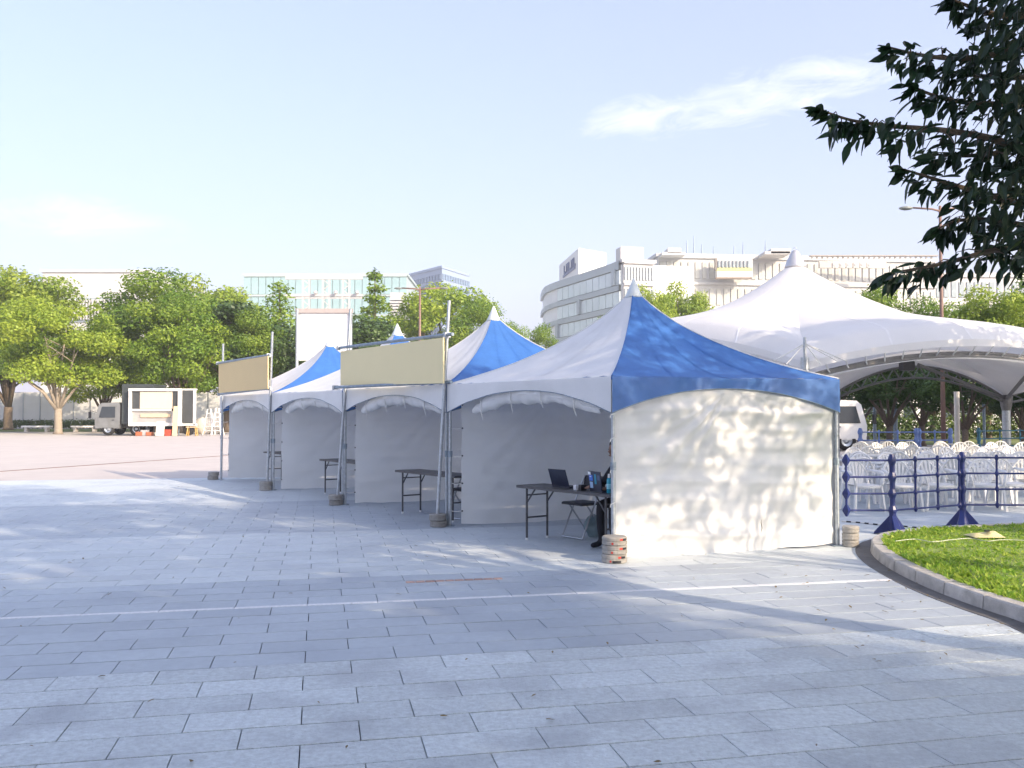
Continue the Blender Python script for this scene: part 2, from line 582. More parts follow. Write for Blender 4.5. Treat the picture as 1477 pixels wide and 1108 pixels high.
# gutter slabs outside the kerb
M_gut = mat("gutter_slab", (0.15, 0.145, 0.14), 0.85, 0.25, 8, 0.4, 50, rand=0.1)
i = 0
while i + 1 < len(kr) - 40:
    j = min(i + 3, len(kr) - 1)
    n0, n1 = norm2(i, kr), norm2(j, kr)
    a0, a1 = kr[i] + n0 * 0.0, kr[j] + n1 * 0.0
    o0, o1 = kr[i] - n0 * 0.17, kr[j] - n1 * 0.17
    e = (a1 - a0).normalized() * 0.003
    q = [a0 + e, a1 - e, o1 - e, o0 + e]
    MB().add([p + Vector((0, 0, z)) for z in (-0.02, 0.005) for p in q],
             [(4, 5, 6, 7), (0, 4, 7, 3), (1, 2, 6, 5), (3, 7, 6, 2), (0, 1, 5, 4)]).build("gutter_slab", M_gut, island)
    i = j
poly = inner[:]
cen = Vector((9.5, 8.8, 0))
far = [Vector((14, 13.2, 0)), Vector((16, 3.5, 0))]
loop = poly + far
def lawn_z(p):
    return 0.10 + 0.05 * vnoise(p.x * 1.1, p.y * 1.1, 3) + 0.03
vs, fs = [cen + Vector((0, 0, 0.16))], []
NR = 10
for r in range(1, NR + 1):
    for p in loop:
        q = cen.lerp(p, r / NR)
        q.z = lawn_z(q) if r < NR else 0.10
        vs.append(q)
n = len(loop)
for k in range(n):
    fs.append((0, 1 + k, 1 + (k + 1) % n))
for r in range(NR - 1):
    for k in range(n):
        a, b = 1 + r * n + k, 1 + r * n + (k + 1) % n
        fs.append((a, a + n, b + n, b))
MB().add(vs, fs).build("turf", M_soil, island, smooth=True)
# grass blades and clover leaves
def inside(p, L):
    c = False
    j = len(L) - 1
    for i in range(len(L)):
        if (L[i].y > p.y) != (L[j].y > p.y) and p.x < (L[j].x - L[i].x) * (p.y - L[i].y) / (L[j].y - L[i].y) + L[i].x:
            c = not c
        j = i
    return c
rg = np.random.default_rng(5)
pts = []
while len(pts) < 21000:
    p = Vector((rg.uniform(3.9, 10.0), rg.uniform(4.5, 13.0), 0))
    if p.x > 0.62 * p.y + 1.2 or (rg.random() > 0.35 + 0.8 * (vnoise(p.x * 3, p.y * 3, 9) + 0.5)):
        continue
    if inside(p, loop):
        pts.append(p)
N = len(pts)
bp = np.array([(p.x, p.y, lawn_z(p) - 0.035) for p in pts])
ang = rg.uniform(0, 2 * pi, N)
hh = rg.uniform(0.03, 0.085, N)
ww = rg.uniform(0.004, 0.010, N)
wide = rg.random(N) < 0.30
ww[wide] = rg.uniform(0.018, 0.035, wide.sum())
hh[wide] *= 0.9
lean = rg.uniform(0.2, 1.1, N)
lean[wide] *= 1.6
dx = np.stack([np.cos(ang), np.sin(ang), np.zeros(N)], 1)
px_ = np.stack([-np.sin(ang), np.cos(ang), np.zeros(N)], 1)
up = np.array([0, 0, 1.0])
m1 = bp + up * (hh * 0.55)[:, None] + dx * (lean * hh * 0.35)[:, None]
tip = bp + up * (hh * 0.9)[:, None] + dx * (lean * hh)[:, None]
q = np.stack([bp - px_ * (ww * .3)[:, None], m1 - px_ * ww[:, None], tip, m1 + px_ * ww[:, None]], 1).reshape(-1, 3)
me = bpy.data.meshes.new("grass")
me.from_pydata(q.tolist(), [], [(4 * i, 4 * i + 1, 4 * i + 2, 4 * i + 3) for i in range(N)])
at = me.attributes.new("tone", 'FLOAT', 'FACE')
at.data.foreach_set("value", rg.random(N) ** 1.5)
me.materials.append(mat("grass_blade", (0.22, 0.40, 0.04), 0.55, 0.25, 2.0, trans=0.45, tone=(0.48, 0.58, 0.09)))
o = bpy.data.objects.new("grass", me)
COL.objects.link(o)
o.parent = island
ORGI = ORG[island.name]
o.location = (-ORGI[0], -ORGI[1], -ORGI[2])
o["kind"] = "stuff"

# ------------------------------------------------------------------ the row of four pagoda tents
A0 = Vector((1.117, 10.12, 0))
RV = Vector((-2.09, 3.045, 0))                 # one tent along the row
RU = RV.normalized()
DD = Vector((0.942, 0.334, 0)).normalized()    # from the open front to the back
NFR = Vector((-RU.y, RU.x, 0))                 # outward normal of the open front
if NFR.dot(DD) > 0: NFR = -NFR
EAVE, APEX = 2.06, 3.24
def prof(t):
    return 0.47 * t + 0.40 * t * t + 0.13 * t ** 7
tent_words = [
    ("white and blue pagoda tent with dappled canvas end wall beside the lawn kerb", 3.16, (914, 425)),
    ("white and blue pagoda tent behind the pale beige sign, its table just inside", 3.7, (712, 458)),
    ("white and blue pagoda tent between the pale beige and the tan sign", 3.7, (573, 474)),
    ("white and blue pagoda tent ending the row, behind the tan sign", 3.7, (475, 494)),
]
TENTS = []
def wall_mesh(p0, p1, z0, z1, nrm, seed, amp, diag=0.0, nu=56, nv=44, hang=0.03, sag=None):
    """canvas hung between two posts: packing creases, drape and diagonal pull folds as real relief"""
    L = (p1 - p0).length
    def f(u, v):
        x, z = u * L, z0 + (z1 - z0) * v
        d = 0.0
        d += amp * 0.9 * vnoise(x * 1.2, z * 1.0, seed)
        d += amp * 0.55 * vnoise(x * 2.6 + 3, z * 5.0, seed + 1)
        d += amp * 0.25 * vnoise(x * 6.0, z * 7.0, seed + 2)
        # horizontal packing creases
        w = vnoise(x * 1.3, 7.7, seed + 4) * 0.10
        cz = (z + w) / 0.21
        fr = abs(cz - round(cz))
        d += amp * 0.95 * max(0, 0.30 - fr) * (0.4 + hsh(round(cz), seed)) * (0.6 + 1.3 * vnoise(x * 1.9, z * 2, seed + 6))
        if diag:
            # pull folds fanning from the raised middle of the eave down to the lower left corner
            ax, az = L * 0.52, z1 - 0.02
            an = math.atan2(az - z, max(0.001, ax - x)) if x < ax else math.atan2(az - z, 0.001 + (x - ax) * 0.6) + 0.35
            rr = sqrt((ax - x) ** 2 + (az - z) ** 2)
            side = math.exp(-((an - 0.62) / 0.42) ** 2) if x < ax else 0.22
            fold = sin(an * 21 + 1.3 * sin(an * 7)) * max(0, sin(min(1, rr / 0.5) * pi / 2)) * max(0, 1 - rr / 2.6)
            d += diag * side * fold
            d += diag * 1.3 * side * max(0, 1 - abs(an - 0.55) / 0.07) * max(0, 1 - rr / 2.3)
            # slack swag at the upper right
            sx = (x - L * 0.72) / 0.55
            sz = (z - (z1 - 0.42) - 0.25 * sx * sx) / 0.06
            d += diag * 1.2 * math.exp(-sz * sz) * math.exp(-sx * sx)
            sz = (z - (z1 - 0.62) - 0.20 * sx * sx) / 0.05
            d -= diag * 0.9 * math.exp(-sz * sz) * math.exp(-sx * sx)
        edge = min(1, 8 * min(u, 1 - u) + 0.15)
        d *= edge * min(1.0, 0.12 + 2.6 * (z1 - z))
        zz = z
        if v < 0.001:
            zz += hang * (vnoise(x * 1.6, 1.2, seed + 9) + 0.3 * vnoise(x * 6, 3, seed))
        inx = 0.03 * (vnoise(z * 3, 2.2, seed + 11)) * (1 - min(1, u * 6)) if u < 0.17 else 0
        return p0.lerp(p1, u) + (p1 - p0).normalized() * inx + nrm * d + Vector((0, 0, zz))
    return MB().grid(f, nu, nv)

for ti in range(4):
    words_, dep, cap_px = tent_words[ti]
    c0 = A0 + RV * ti
    c3 = A0 + RV * (ti + 1)
    c1, c2 = c0 + DD * dep, c3 + DD * dep
    e = 0.035
    cen = (c0 + c1 + c2 + c3) / 4
    ap = P(cap_px[0], cap_px[1], cen.y)
    ap = Vector((ap.x, cen.y, 0))
    T = thing("pagoda_tent", words_, "tent", (cen.x, cen.y, 0), "pagoda tents in the row")
    TENTS.append(T)
    ring = 0.085
    for si, (q0, q1) in enumerate(((c0, c1), (c1, c2), (c2, c3), (c3, c0))):
        m = M_blue_canvas if si in (0, 2) else M_white_canvas
        q0 = q0 + (cen - q0).normalized() * e
        q1 = q1 + (cen - q1).normalized() * e
        def f(u, v, q0=q0, q1=q1, si=si):
            E = q0.lerp(q1, u)
            E = E + (cen - E).normalized() * 0.05 * sin(pi * u)
            d0, d1 = (q0 - ap), (q1 - ap)
            R = ap + (d0.normalized().lerp(d1.normalized(), u)).normalized() * ring
            p = E.lerp(R, v)
            z = EAVE + (APEX - EAVE) * prof(v) - 0.10 * sin(pi * u) * sin(pi * v) ** 1.0 * (1 - v)
            z += 0.012 * vnoise(u * 9, v * 5 + si, ti) * (1 - v) + 0.010 * vnoise(u * 22, v * 3, ti + 5) * v * (1 - v)
            z += 0.010 * (1 - v) ** 3 * abs(2 * u - 1) ** 1.5 * sin(u * 70 + si) + 0.012 * v * (1 - v) * sin(u * 26 + 2 * si)
            return Vector((p.x, p.y, z))
        pn = MB().grid(f, 24, 18).build("canopy_panel", m, T, smooth=True)
        pn["label"] = "blue canopy panel" if si in (0, 2) else "white canopy panel"
        MB().tube([f(0.0, k / 18) + Vector((0, 0, 0.004)) for k in range(19)], 0.009, 6).build("hip_welt", m, pn, smooth=True)
        for us in (0.27, 0.5, 0.73):
            MB().grid(lambda uu, vv, us=us: f(us + (uu - .5) * 0.010 * (1 + 2 * vv), vv * 0.97) + Vector((0, 0, 0.005)), 1, 18).build("seam", m, pn, smooth=True)
        out = Vector((q1.y - q0.y, -(q1.x - q0.x), 0)).normalized()
        if out.dot(q0 - cen) < 0: out = -out
        def g(u, v, q0=q0, q1=q1, out=out, si=si):
            E = q0.lerp(q1, u)
            E = E + (cen - E).normalized() * 0.05 * sin(pi * u)
            drop = 0.125 + 0.285 * abs(2 * u - 1) ** 2.1
            d = drop * v
            rip = 0.010 * v * sin(u * 37 + si) + 0.02 * v * vnoise(u * 12, v * 2, si + ti)
            return Vector((E.x, E.y, EAVE - d)) + out * (0.012 + rip * min(1, 6 * min(u, 1 - u)))
        MB().grid(g, 40, 5).build("valance", m, pn, smooth=True)
        # hem cord
        MB().tube([g(k / 28, 1.0) + Vector((0, 0, -0.004)) for k in range(29)], 0.006, 5).build("hem_cord", M_galv_d, pn)
    # peak cap
    MB().lathe([(0.115, APEX - 0.04), (0.118, APEX - 0.02), (0.075, APEX + 0.07), (0.045, APEX + 0.145), (0.016, APEX + 0.21), (0.006, APEX + 0.225)], (ap.x, ap.y, 0), 18).build("peak_cap", M_capm, T, smooth=True)
    # frame
    leg_at = [c0 + RU * 0.045 + DD * 0.05, c1 + RU * 0.045 - DD * 0.05, c2 - RU * 0.045 - DD * 0.05, c3 - RU * 0.045 + DD * 0.05]
    for k, lp in enumerate(leg_at):
        lg = MB().tube([lp + Vector((0, 0, 0.0)), lp + Vector((0, 0, 1.05))], 0.026, 10).tube([lp + Vector((0, 0, 1.05)), lp + Vector((0, 0, 2.02))], 0.021, 10).build("leg", M_galv, T, smooth=False)
        MB().box(lp + Vector((0, 0, 0.006)), (0.13, 0.13, 0.012)).build("foot_plate", M_galv_d, lg)
        MB().tube([lp + Vector((0, 0, 1.0)), lp + Vector((0, 0, 1.09))], 0.034, 10).build("collar", M_galv_d, lg)
    for k in range(4):
        a, b = leg_at[k], leg_at[(k + 1) % 4]
        ia, ib = a + (cen - a).normalized() * 0.13, b + (cen - b).normalized() * 0.13
        MB().tube([ia + Vector((0, 0, 1.995)), ib + Vector((0, 0, 1.995))], 0.018, 8).build("eave_beam", M_galv, T)
    for k in range(4):
        a = leg_at[k]
        MB().tube([a + Vector((0, 0, 2.0)), Vector((ap.x, ap.y, 2.35))], 0.014, 6).build("rafter", M_galv, T)
    MB().tube([Vector((ap.x, ap.y, 2.3)), Vector((ap.x, ap.y, 3.2))], 0.024, 8).build("king_post", M_galv, T)
    # canvas partition at the far end of each bay, back wall, and the dappled end wall of the first
    w0, w1 = c3 - RU * 0.10 + DD * 0.20, c2 - RU * 0.10 - DD * 0.03
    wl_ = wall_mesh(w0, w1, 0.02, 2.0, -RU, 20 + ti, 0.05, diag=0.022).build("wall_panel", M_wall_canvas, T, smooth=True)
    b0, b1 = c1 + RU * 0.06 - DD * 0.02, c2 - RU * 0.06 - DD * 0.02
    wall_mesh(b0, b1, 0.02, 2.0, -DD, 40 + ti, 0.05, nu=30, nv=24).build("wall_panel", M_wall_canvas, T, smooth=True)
    for zt in (0.22, 0.62, 1.02, 1.42, 1.76):
        lp = leg_at[3]
        a = w0 + Vector((0, 0, zt))
        MB().tube([a, (a + lp + Vector((0, 0, zt))) / 2 + Vector((0, 0, -0.012)), lp + Vector((0, 0, zt + 0.01)) + NFR * 0.03, lp + Vector((0, 0, zt - 0.01)) + RU * 0.03], 0.006, 5).build("rope_tie", M_rope, wl_)
        MB().tube([a + RU * -0.004, a + RU * -0.016], 0.012, 8).build("eyelet", M_dark_metal, wl_)
    if ti == 0:
        e0, e1 = c0 + RU * 0.085 + DD * 0.07, c1 + RU * 0.085 - DD * 0.0
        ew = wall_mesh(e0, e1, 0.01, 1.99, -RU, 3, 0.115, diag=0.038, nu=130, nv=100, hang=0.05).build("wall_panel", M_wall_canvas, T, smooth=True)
        ew["label"] = "wrinkled white canvas end wall"
        for zt in (0.25, 0.62, 1.0, 1.35, 1.62):
            a = e0 + Vector((0, 0, zt)) - RU * 0.01
            lp = leg_at[0]
            MB().tube([a, lp + Vector((0, 0, zt + 0.02)) - RU * 0.035, lp + Vector((0, 0, zt)) + NFR * 0.033, lp + Vector((0, 0, zt - 0.03)) + NFR * 0.06 - RU * 0.02], 0.006, 5).build("rope_tie", M_rope, ew)
            MB().tube([a - RU * 0.0, a - RU * 0.014], 0.013, 8).build("eyelet", M_dark_metal, ew)
            lp = leg_at[1]
            a = e1 + Vector((0, 0, zt)) - RU * 0.01
            MB().tube([a, lp + Vector((0, 0, zt + 0.02)) - RU * 0.035, lp + DD * 0.033 + Vector((0, 0, zt))], 0.005, 5).build("rope_tie", M_rope, ew)
        # old slit in the cloth
        s0 = e0.lerp(e1, 0.625) - RU * 0.035
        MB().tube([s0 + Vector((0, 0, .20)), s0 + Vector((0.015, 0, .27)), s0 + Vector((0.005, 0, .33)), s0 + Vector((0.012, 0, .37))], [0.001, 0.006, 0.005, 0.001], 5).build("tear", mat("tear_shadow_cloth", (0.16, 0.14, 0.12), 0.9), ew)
    # rolled-up front curtain bunched under the arch
    def roll_c(u):
        x = 0.12 + 0.76 * u
        p = c3.lerp(c0, x)
        drop = 0.125 + 0.285 * abs(2 * x - 1) ** 2.1
        return p + DD * 0.19 + Vector((0, 0, EAVE - drop - 0.10 + 0.05 * sin(pi * u)))
    NS, NQ = 44, 12
    def fr(u, w):
        c = roll_c(u)
        lob = 0.55 + 0.45 * abs(sin(pi * (u * 3.0 + 0.25 * (ti % 3))))
        r = (0.04 + 0.10 * lob * sin(pi * u) ** 0.5) * (1 + 0.35 * vnoise(u * 24, w * 4, ti + 31) + 0.25 * vnoise(u * 60, w * 7, ti))
        a = 2 * pi * w
        return c + NFR * (cos(a) * r * 0.8) + Vector((0, 0, sin(a) * r * 0.95))
    rl = MB().grid(fr, NS * 2, NQ).build("rolled_curtain", M_white_canvas, T, smooth=True)
    for u in (0.12, 0.38, 0.62, 0.86):
        c = roll_c(u) + NFR * 0.10
        ln = 0.10 + 0.10 * hsh(ti, u)
        MB().tube([c + Vector((0, 0, 0.06)), c + Vector((0, 0, -0.06)), c + Vector((0.02, 0.01, -0.06 - ln * .6)), c + Vector((0.035, 0, -0.06 - ln))], [0.008, 0.009, 0.007, 0.004], 5).build("tie_ribbon", M_rope, rl)

# ------------------------------------------------------------------ scaffold signs in front of the tents
def sign(label, bl, tl, br, tr, zl, zr, pan, bars, m, tube_r=0.026):
    t = thing("scaffold_sign", label, "sign", (bl.x, bl.y, 0))
    for b, tp in ((bl, tl), (br, tr)):
        u = MB().tube([b, tp], tube_r, 10).build("upright", M_galv, t, smooth=False)
        MB().tube([tp, tp + (tp - b).normalized() * 0.004], tube_r * 1.06, 10).build("pipe_end", M_galv_d, u)
    for (xa, ya, xb, yb) in bars:
        p, q = P(xa, ya, zl - 0.06), P(xb, yb, zr - 0.06)
        cb = MB().tube([p, q], tube_r * 1.02, 10).build("crossbar", M_galv_d, t)
        for b, tp in ((bl, tl), (br, tr)):
            best = min((p.lerp(q, k / 200) for k in range(201)), key=lambda s: min((s - b.lerp(tp, j / 60)).length for j in range(61)))
            MB().box(best + Vector((0, 0.03, 0)), (0.085, 0.10, 0.075), 0.5).build("clamp", M_galv, cb)
    c = [P(x, y, (zl if k in (0, 3) else zr) - 0.06) for k, (x, y) in enumerate(pan)]
    nn = (c[1] - c[0]).cross(c[3] - c[0]).normalized() * 0.012
    MB().add([p + nn for p in c] + [p - nn for p in c], [(0, 1, 2, 3), (7, 6, 5, 4), (0, 4, 5, 1), (1, 5, 6, 2), (2, 6, 7, 3), (3, 7, 4, 0)]).build("panel", m, t)
    return t
sign("blank pale beige board on scaffold pipes above the second tent", G(486, 729), P(506, 446, 16.1), G(630, 760), P(648, 434, 13.2), 16.0, 13.1,
     [(492, 507), (640, 487), (640, 553), (492, 556)], [(489, 502, 653, 482), (483, 559, 651, 551)], M_board)
sign("smaller blank tan board on scaffold pipes at the end of the row", G(319, 693), P(322, 496, 22.0), G(385, 707), P(393, 479, 19.3), 21.9, 19.2,
     [(316, 525), (387, 513.5), (387, 561), (316, 567)], [(314, 524, 390, 512), (316, 569, 391, 560)], M_board2)
# ------------------------------------------------------------------ stacked anchor weights at the tent feet
M_wt = mat("weight_casing", (0.34, 0.33, 0.31), 0.7, 0.2, 9, 0.3, 40, rand=0.15, dirt=((0.16, 0.14, 0.12), 9.0, 0.85))
M_red = mat("red_print", (0.50, 0.045, 0.03), 0.5, 0.2, 20)
def weight_stack(p, n, words_, r=0.14, hgt=0.095, face=None, labels=False, jig=0.012):
    for k in range(n):
        c = V2(p) + Vector((random.uniform(-jig, jig), random.uniform(-jig, jig), k * (hgt + 0.001)))
        t = thing("anchor_weight", words_[k], "weight", c, "anchor weights at the tent feet", local=True)
        MB().lathe([(r - 0.012, 0.0), (r, 0.010), (r, hgt * .42), (r - 0.006, hgt * .46), (r - 0.006, hgt * .54), (r, hgt * .58), (r, hgt - 0.012), (r - 0.014, hgt)], (0, 0, 0), 22).build("casing", M_wt, t, smooth=False)
        if labels:
            # printed sticker wrapped on the rim, red field and dark field
            def patch(a0, a1, z0, z1, m, nm, rr=r + 0.0015):
                MB().grid(lambda u, v: Vector((rr * cos(a0 + (a1 - a0) * u), rr * sin(a0 + (a1 - a0) * u), z0 + (z1 - z0) * v)), 8, 1).build(nm, m, t)
            b = -1.42 + k * 0.06
            patch(b + 0.05, b + 0.42, hgt * .60, hgt * .84, M_red, "red_label")
            patch(b + 0.30, b + 0.72, hgt * .60, hgt * .84, M_black, "dark_label", r + 0.0022)
            patch(b - 0.62, b - 0.48, hgt * .15, hgt * .4, M_red, "red_label")
            if k == 0:
                patch(b - 0.4, b + 0.3, hgt * .08, hgt * .36, M_black, "dark_label")
ordw = ["bottom", "middle", "top"]
fa = A0 - DD * 0.0 + NFR * 0.05 - RU * 0.10
weight_stack(fa, 3, [f"white anchor weight with red and black labels, {w} of three beside the dappled wall" for w in ordw], labels=True)
cB = A0 + DD * 3.16
weight_stack(cB + DD * 0.06 - RU * 0.05, 3, [f"grey anchor weight, {w} of three where the dappled wall meets the barrier" for w in ordw], r=0.10, hgt=0.085)
for ti, nm in ((1, "under the right pole of the beige sign"), (2, "under the left pole of the beige sign"), (3, "under the right pole of the tan sign"), (4, "under the left pole of the tan sign")):
    p = A0 + RV * ti + NFR * 0.12 - RU * 0.02
    weight_stack(p, 2, [f"grey anchor weight {nm}, {w} of two" for w in ("lower", "upper")], r=0.125 if ti < 3 else 0.13, hgt=0.095, jig=0.02)

# ------------------------------------------------------------------ folding tables
TD = Vector((0.6, -0.8, 0))
TN = Vector((0.8, 0.6, 0))
def folding_table(s, label, L=1.78, D=0.46, hgt=0.70, group="folding tables inside the tents"):
    t = thing("folding_table", label, "table", (s.x, s.y, 0), group)
    def q(a, b, z): return V2(s) + TD * a + TN * b + Vector((0, 0, z))
    rz = math.atan2(TD.y, TD.x)
    top = MB().box(q(L / 2, D / 2, hgt - 0.012), (L, D, 0.024), rz).build("tabletop", M_dark_wood, t)
    b = MB()
    for e in ((0, 0, L, 0), (0, D, L, D), (0, 0, 0, D), (L, 0, L, D)):
        b.bar(q(e[0], e[1], hgt - 0.013), q(e[2], e[3], hgt - 0.013), 0.012, 0.032)
    b.build("edge_band", M_dark_metal, top)
    for ex, sg in ((0.14, 1), (L - 0.14, -1)):
        for dy in (0.06, D - 0.06):
            lg = MB().tube([q(ex, dy, 0.0), q(ex, dy, hgt - 0.03)], 0.0145, 8).build("leg", M_dark_metal, t)
            MB().tube([q(ex, dy, 0.0), q(ex, dy, 0.03)], 0.019, 8).build("foot_cap", M_white_plastic, lg)
            MB().tube([q(ex + 0.01 * sg, dy, hgt - 0.21), q(ex + 0.17 * sg, dy, hgt - 0.035)], 0.011, 6).build("brace", M_dark_metal, t)
        MB().tube([q(ex, 0.06, hgt - 0.12), q(ex, D - 0.06, hgt - 0.12)], 0.010, 6).build("stretcher", M_dark_metal, t)
        MB().tube([q(ex, 0.06, 0.29), q(ex, D - 0.06, 0.29)], 0.012, 6).build("stretcher", M_dark_metal, t)
    return q
s1 = Vector((0.06, 11.80, 0))
tq = folding_table(s1, "long dark folding table holding laptops and a bottle by the seated person")
for (px, py, lab, L) in ((576, 741, "empty dark folding table inside the tent behind the pale beige sign", 1.78),
                    (465, 713, "empty dark folding table inside the tent between the two signs", 1.78),
                    (383, 694, "empty dark folding table inside the end tent behind the tan sign", 1.78)):
    g = G(px, py)
    folding_table(Vector((g.x, g.y, 0)) - TD * 0.14, lab, L)

# ------------------------------------------------------------------ laptops, box, bottle on the table
M_navyl = mat("laptop_shell", (0.018, 0.024, 0.05), 0.35, 0.15)
M_teal = mat("bottle_teal", (0.02, 0.30, 0.42), 0.25, 0.1)
M_sticker = mat("sticker_blue", (0.05, 0.17, 0.62), 0.5, 0.1)
M_sticker2 = mat("sticker_white", (0.75, 0.77, 0.80), 0.5, 0.05)
def laptop(c, face, label, tilt=0.30, w=0.33, d=0.23, stickers=False):
    """face: unit direction the screen looks towards; lid back shows on the other side"""
    t = thing("laptop", label, "laptop", c)
    side = Vector((-face.y, face.x, 0))
    rz = math.atan2(side.y, side.x)
    up = Vector((0, 0, 1))
    MB().box(c + face * (d / 2) + up * 0.009, (w, d, 0.016), rz).build("base", M_navyl, t)
    kb = MB()
    for r in range(4):
        for k in range(10):
            kb.box(c + face * (0.05 + 0.03 * r) + side * (-0.135 + 0.03 * k) + up * 0.0185, (0.024, 0.024, 0.004), rz)
    kb.build("keyboard", M_black, t)
    ld = (up * cos(tilt) - face * sin(tilt)).normalized()
    nb = ld.cross(side).normalized()
    if nb.dot(face) > 0: nb = -nb
    R = Matrix((side, ld, nb)).transposed()
    lid = MB().box(c + up * 0.018 + ld * (0.115), (w, 0.225, 0.010), M=R).build("lid", M_navyl, t)
    MB().box(c + up * 0.018 + ld * 0.118 - nb * 0.006, (w - 0.03, 0.19, 0.002), M=R).build("screen", M_black, lid)
    if stickers:
        def st(u, v, a, b, m):
            MB().box(c + up * 0.018 + ld * (0.115 + v) + side * u + nb * 0.0062, (a, b, 0.0015), M=R).build("sticker", m, lid)
        s_ = 1 if side.x < 0 else -1
        st(s_ * .125, .085, .07, .035, M_sticker2); st(s_ * .09, .03, .09, .07, M_sticker); st(s_ * .09, -.055, .075, .075, mat("sticker_pale", (0.35, 0.52, 0.75), 0.5))
        st(-s_ * .02, .02, .05, .12, mat("sticker_teal", (0.03, 0.25, 0.38), 0.5)); st(-s_ * .10, .04, .06, .06, mat("sticker_dim", (0.08, 0.12, 0.22), 0.5)); st(s_ * .10, .045, .04, .012, M_sticker2)
ZT = 0.702
laptop(tq(0.66, 0.20, ZT), TN, "plain dark laptop standing open on the folding table", tilt=0.32)
laptop(tq(1.36, 0.16, ZT), (TN + TD * 0.25).normalized(), "open laptop with blue and white stickers on its lid", tilt=0.10, w=0.30, stickers=True)
c = tq(1.02, 0.17, ZT)
bx = thing("white_box", "small white cardboard box on the folding table between the laptops", "box", c)
MB().cbox(c + Vector((0, 0, 0.03)), (0.09, 0.07, 0.06), 0.004, 0.4).build("carton", M_sticker2, bx)
MB().cbox(c + TD * 0.085 + Vector((0, 0, 0.034)), (0.08, 0.06, 0.068), 0.004, 0.5).build("dark_case", M_black, None, org=c + TD * 0.085, label="small black case on the folding table beside the white box", cat="case")
c = tq(1.60, 0.15, ZT)
bt = thing("spray_bottle", "slim teal bottle with white cap at the table end", "bottle", c)
MB().lathe([(0.026, 0), (0.029, 0.006), (0.029, 0.15), (0.024, 0.172), (0.012, 0.18)], c, 16).build("body", M_teal, bt, smooth=True)
MB().lathe([(0.0292, 0.05), (0.0296, 0.052), (0.0296, 0.11), (0.0292, 0.112)], c, 16, cap=False).build("bottle_label", mat("bottle_print", (0.25, 0.62, 0.72), 0.4), bt)
MB().lathe([(0.013, 0.18), (0.016, 0.182), (0.016, 0.222), (0.010, 0.228)], c, 12).build("cap", M_white_plastic, bt)

# ------------------------------------------------------------------ folding chairs
M_chrome = mat("chair_tube", (0.45, 0.47, 0.50), 0.3, 0.1, metal=0.9)
M_vinyl = mat("black_vinyl", (0.018, 0.02, 0.03), 0.5, 0.2)
def folding_chair(c, rz, label):
    t = thing("folding_chair", label, "chair", c, "steel folding chairs", rz, local=True)
    # front = +Y
    for s in (-1, 1):
        x = 0.20 * s
        MB().tube([(x, 0.20, 0.015), (x, -0.02, 0.45), (x * .98, -0.20, 0.80)], 0.011, 8).build("frame_tube", M_chrome, t)
        MB().tube([(x * .9, -0.24, 0.015), (x * .9, 0.10, 0.44)], 0.011, 8).build("frame_tube", M_chrome, t)
    MB().tube([(-.20, .20, .015), (.20, .20, .015)], 0.011, 8).build("floor_bar", M_chrome, t)
    MB().tube([(-.18, -.24, .015), (.18, -.24, .015)], 0.011, 8).build("floor_bar", M_chrome, t)
    MB().cbox((0, 0.02, 0.455), (0.40, 0.38, 0.035), 0.012).build("seat", M_vinyl, t)
    MB().grid(lambda u, v: Vector((-.2 + .4 * u, -0.165 - 0.04 * v - 0.03 * sin(pi * u), 0.62 + 0.18 * v)), 8, 2).grid(lambda u, v: Vector((-.2 + .4 * u, -0.19 - 0.04 * v - 0.03 * sin(pi * u), 0.62 + 0.18 * v)), 8, 2).build("backrest", M_vinyl, t, smooth=True)
    return t
FRZ = math.atan2(-TN.y, -TN.x) - pi / 2
g = G(834, 777)
folding_chair(Vector((g.x + 0.08, g.y + 0.12, 0)), FRZ, "empty folding chair behind the laptop table with a plastic bag at its leg")
pc = V2(tq(1.31, 0.80, 0))
folding_chair(pc, FRZ, "folding chair under the seated person at the laptop table")
# crumpled clear bag beside the empty chair
bg0 = Vector((g.x + 0.20, g.y + 0.02, 0))
def bagf(u, v):
    a = 2 * pi * u
    r = (0.10 * sin(pi * min(1, 0.12 + v * 0.88)) ** 0.7 + 0.012) * (1 + 0.5 * vnoise(u * 9, v * 6, 71))
    return bg0 + Vector((cos(a) * r, sin(a) * r * 0.8, 0.02 + 0.30 * v))
MB().grid(bagf, 24, 14).build("plastic_bag", mat("clear_bag", (0.32, 0.42, 0.45), 0.25, 0.2, trans=0.5), None, True, org=bg0, label="crumpled translucent plastic bag by the empty folding chair", cat="bag")
# chair seen through the gap between the first two tents
gg = A0 + RV * 1.22 + DD * 0.75
folding_chair(gg, FRZ + 0.2, "folding chair just behind the wall of the second tent")

# ------------------------------------------------------------------ seated person
def skinned(name, joints, edges, m, parent, sub=2):
    me = bpy.data.meshes.new(name)
    me.from_pydata([j[0] for j in joints], edges, [])
    o = bpy.data.objects.new(name, me)
    COL.objects.link(o)
    o.parent = parent
    sk = o.modifiers.new("skin", 'SKIN')
    me.skin_vertices.new() if not me.skin_vertices else None
    for i, j in enumerate(joints):
        r = j[1]
        me.skin_vertices[0].data[i].radius = (r, r) if not isinstance(r, tuple) else r
    me.skin_vertices[0].data[0].use_root = True
    sk.use_smooth_shade = True
    ss = o.modifiers.new("sub", 'SUBSURF')
    ss.levels = ss.render_levels = sub
    me.materials.append(m)
    return o
pers = thing("person", "person in dark clothes seated at the laptop table, mostly behind the tent post", "person", pc, None, FRZ, local=True)
M_cloth = mat("dark_clothes", (0.014, 0.015, 0.022), 0.85, 0.3, 12)
M_skin = mat("skin", (0.30, 0.18, 0.13), 0.55, 0.08)
M_hair = mat("black_hair", (0.010, 0.009, 0.009), 0.5, 0.3, 30)
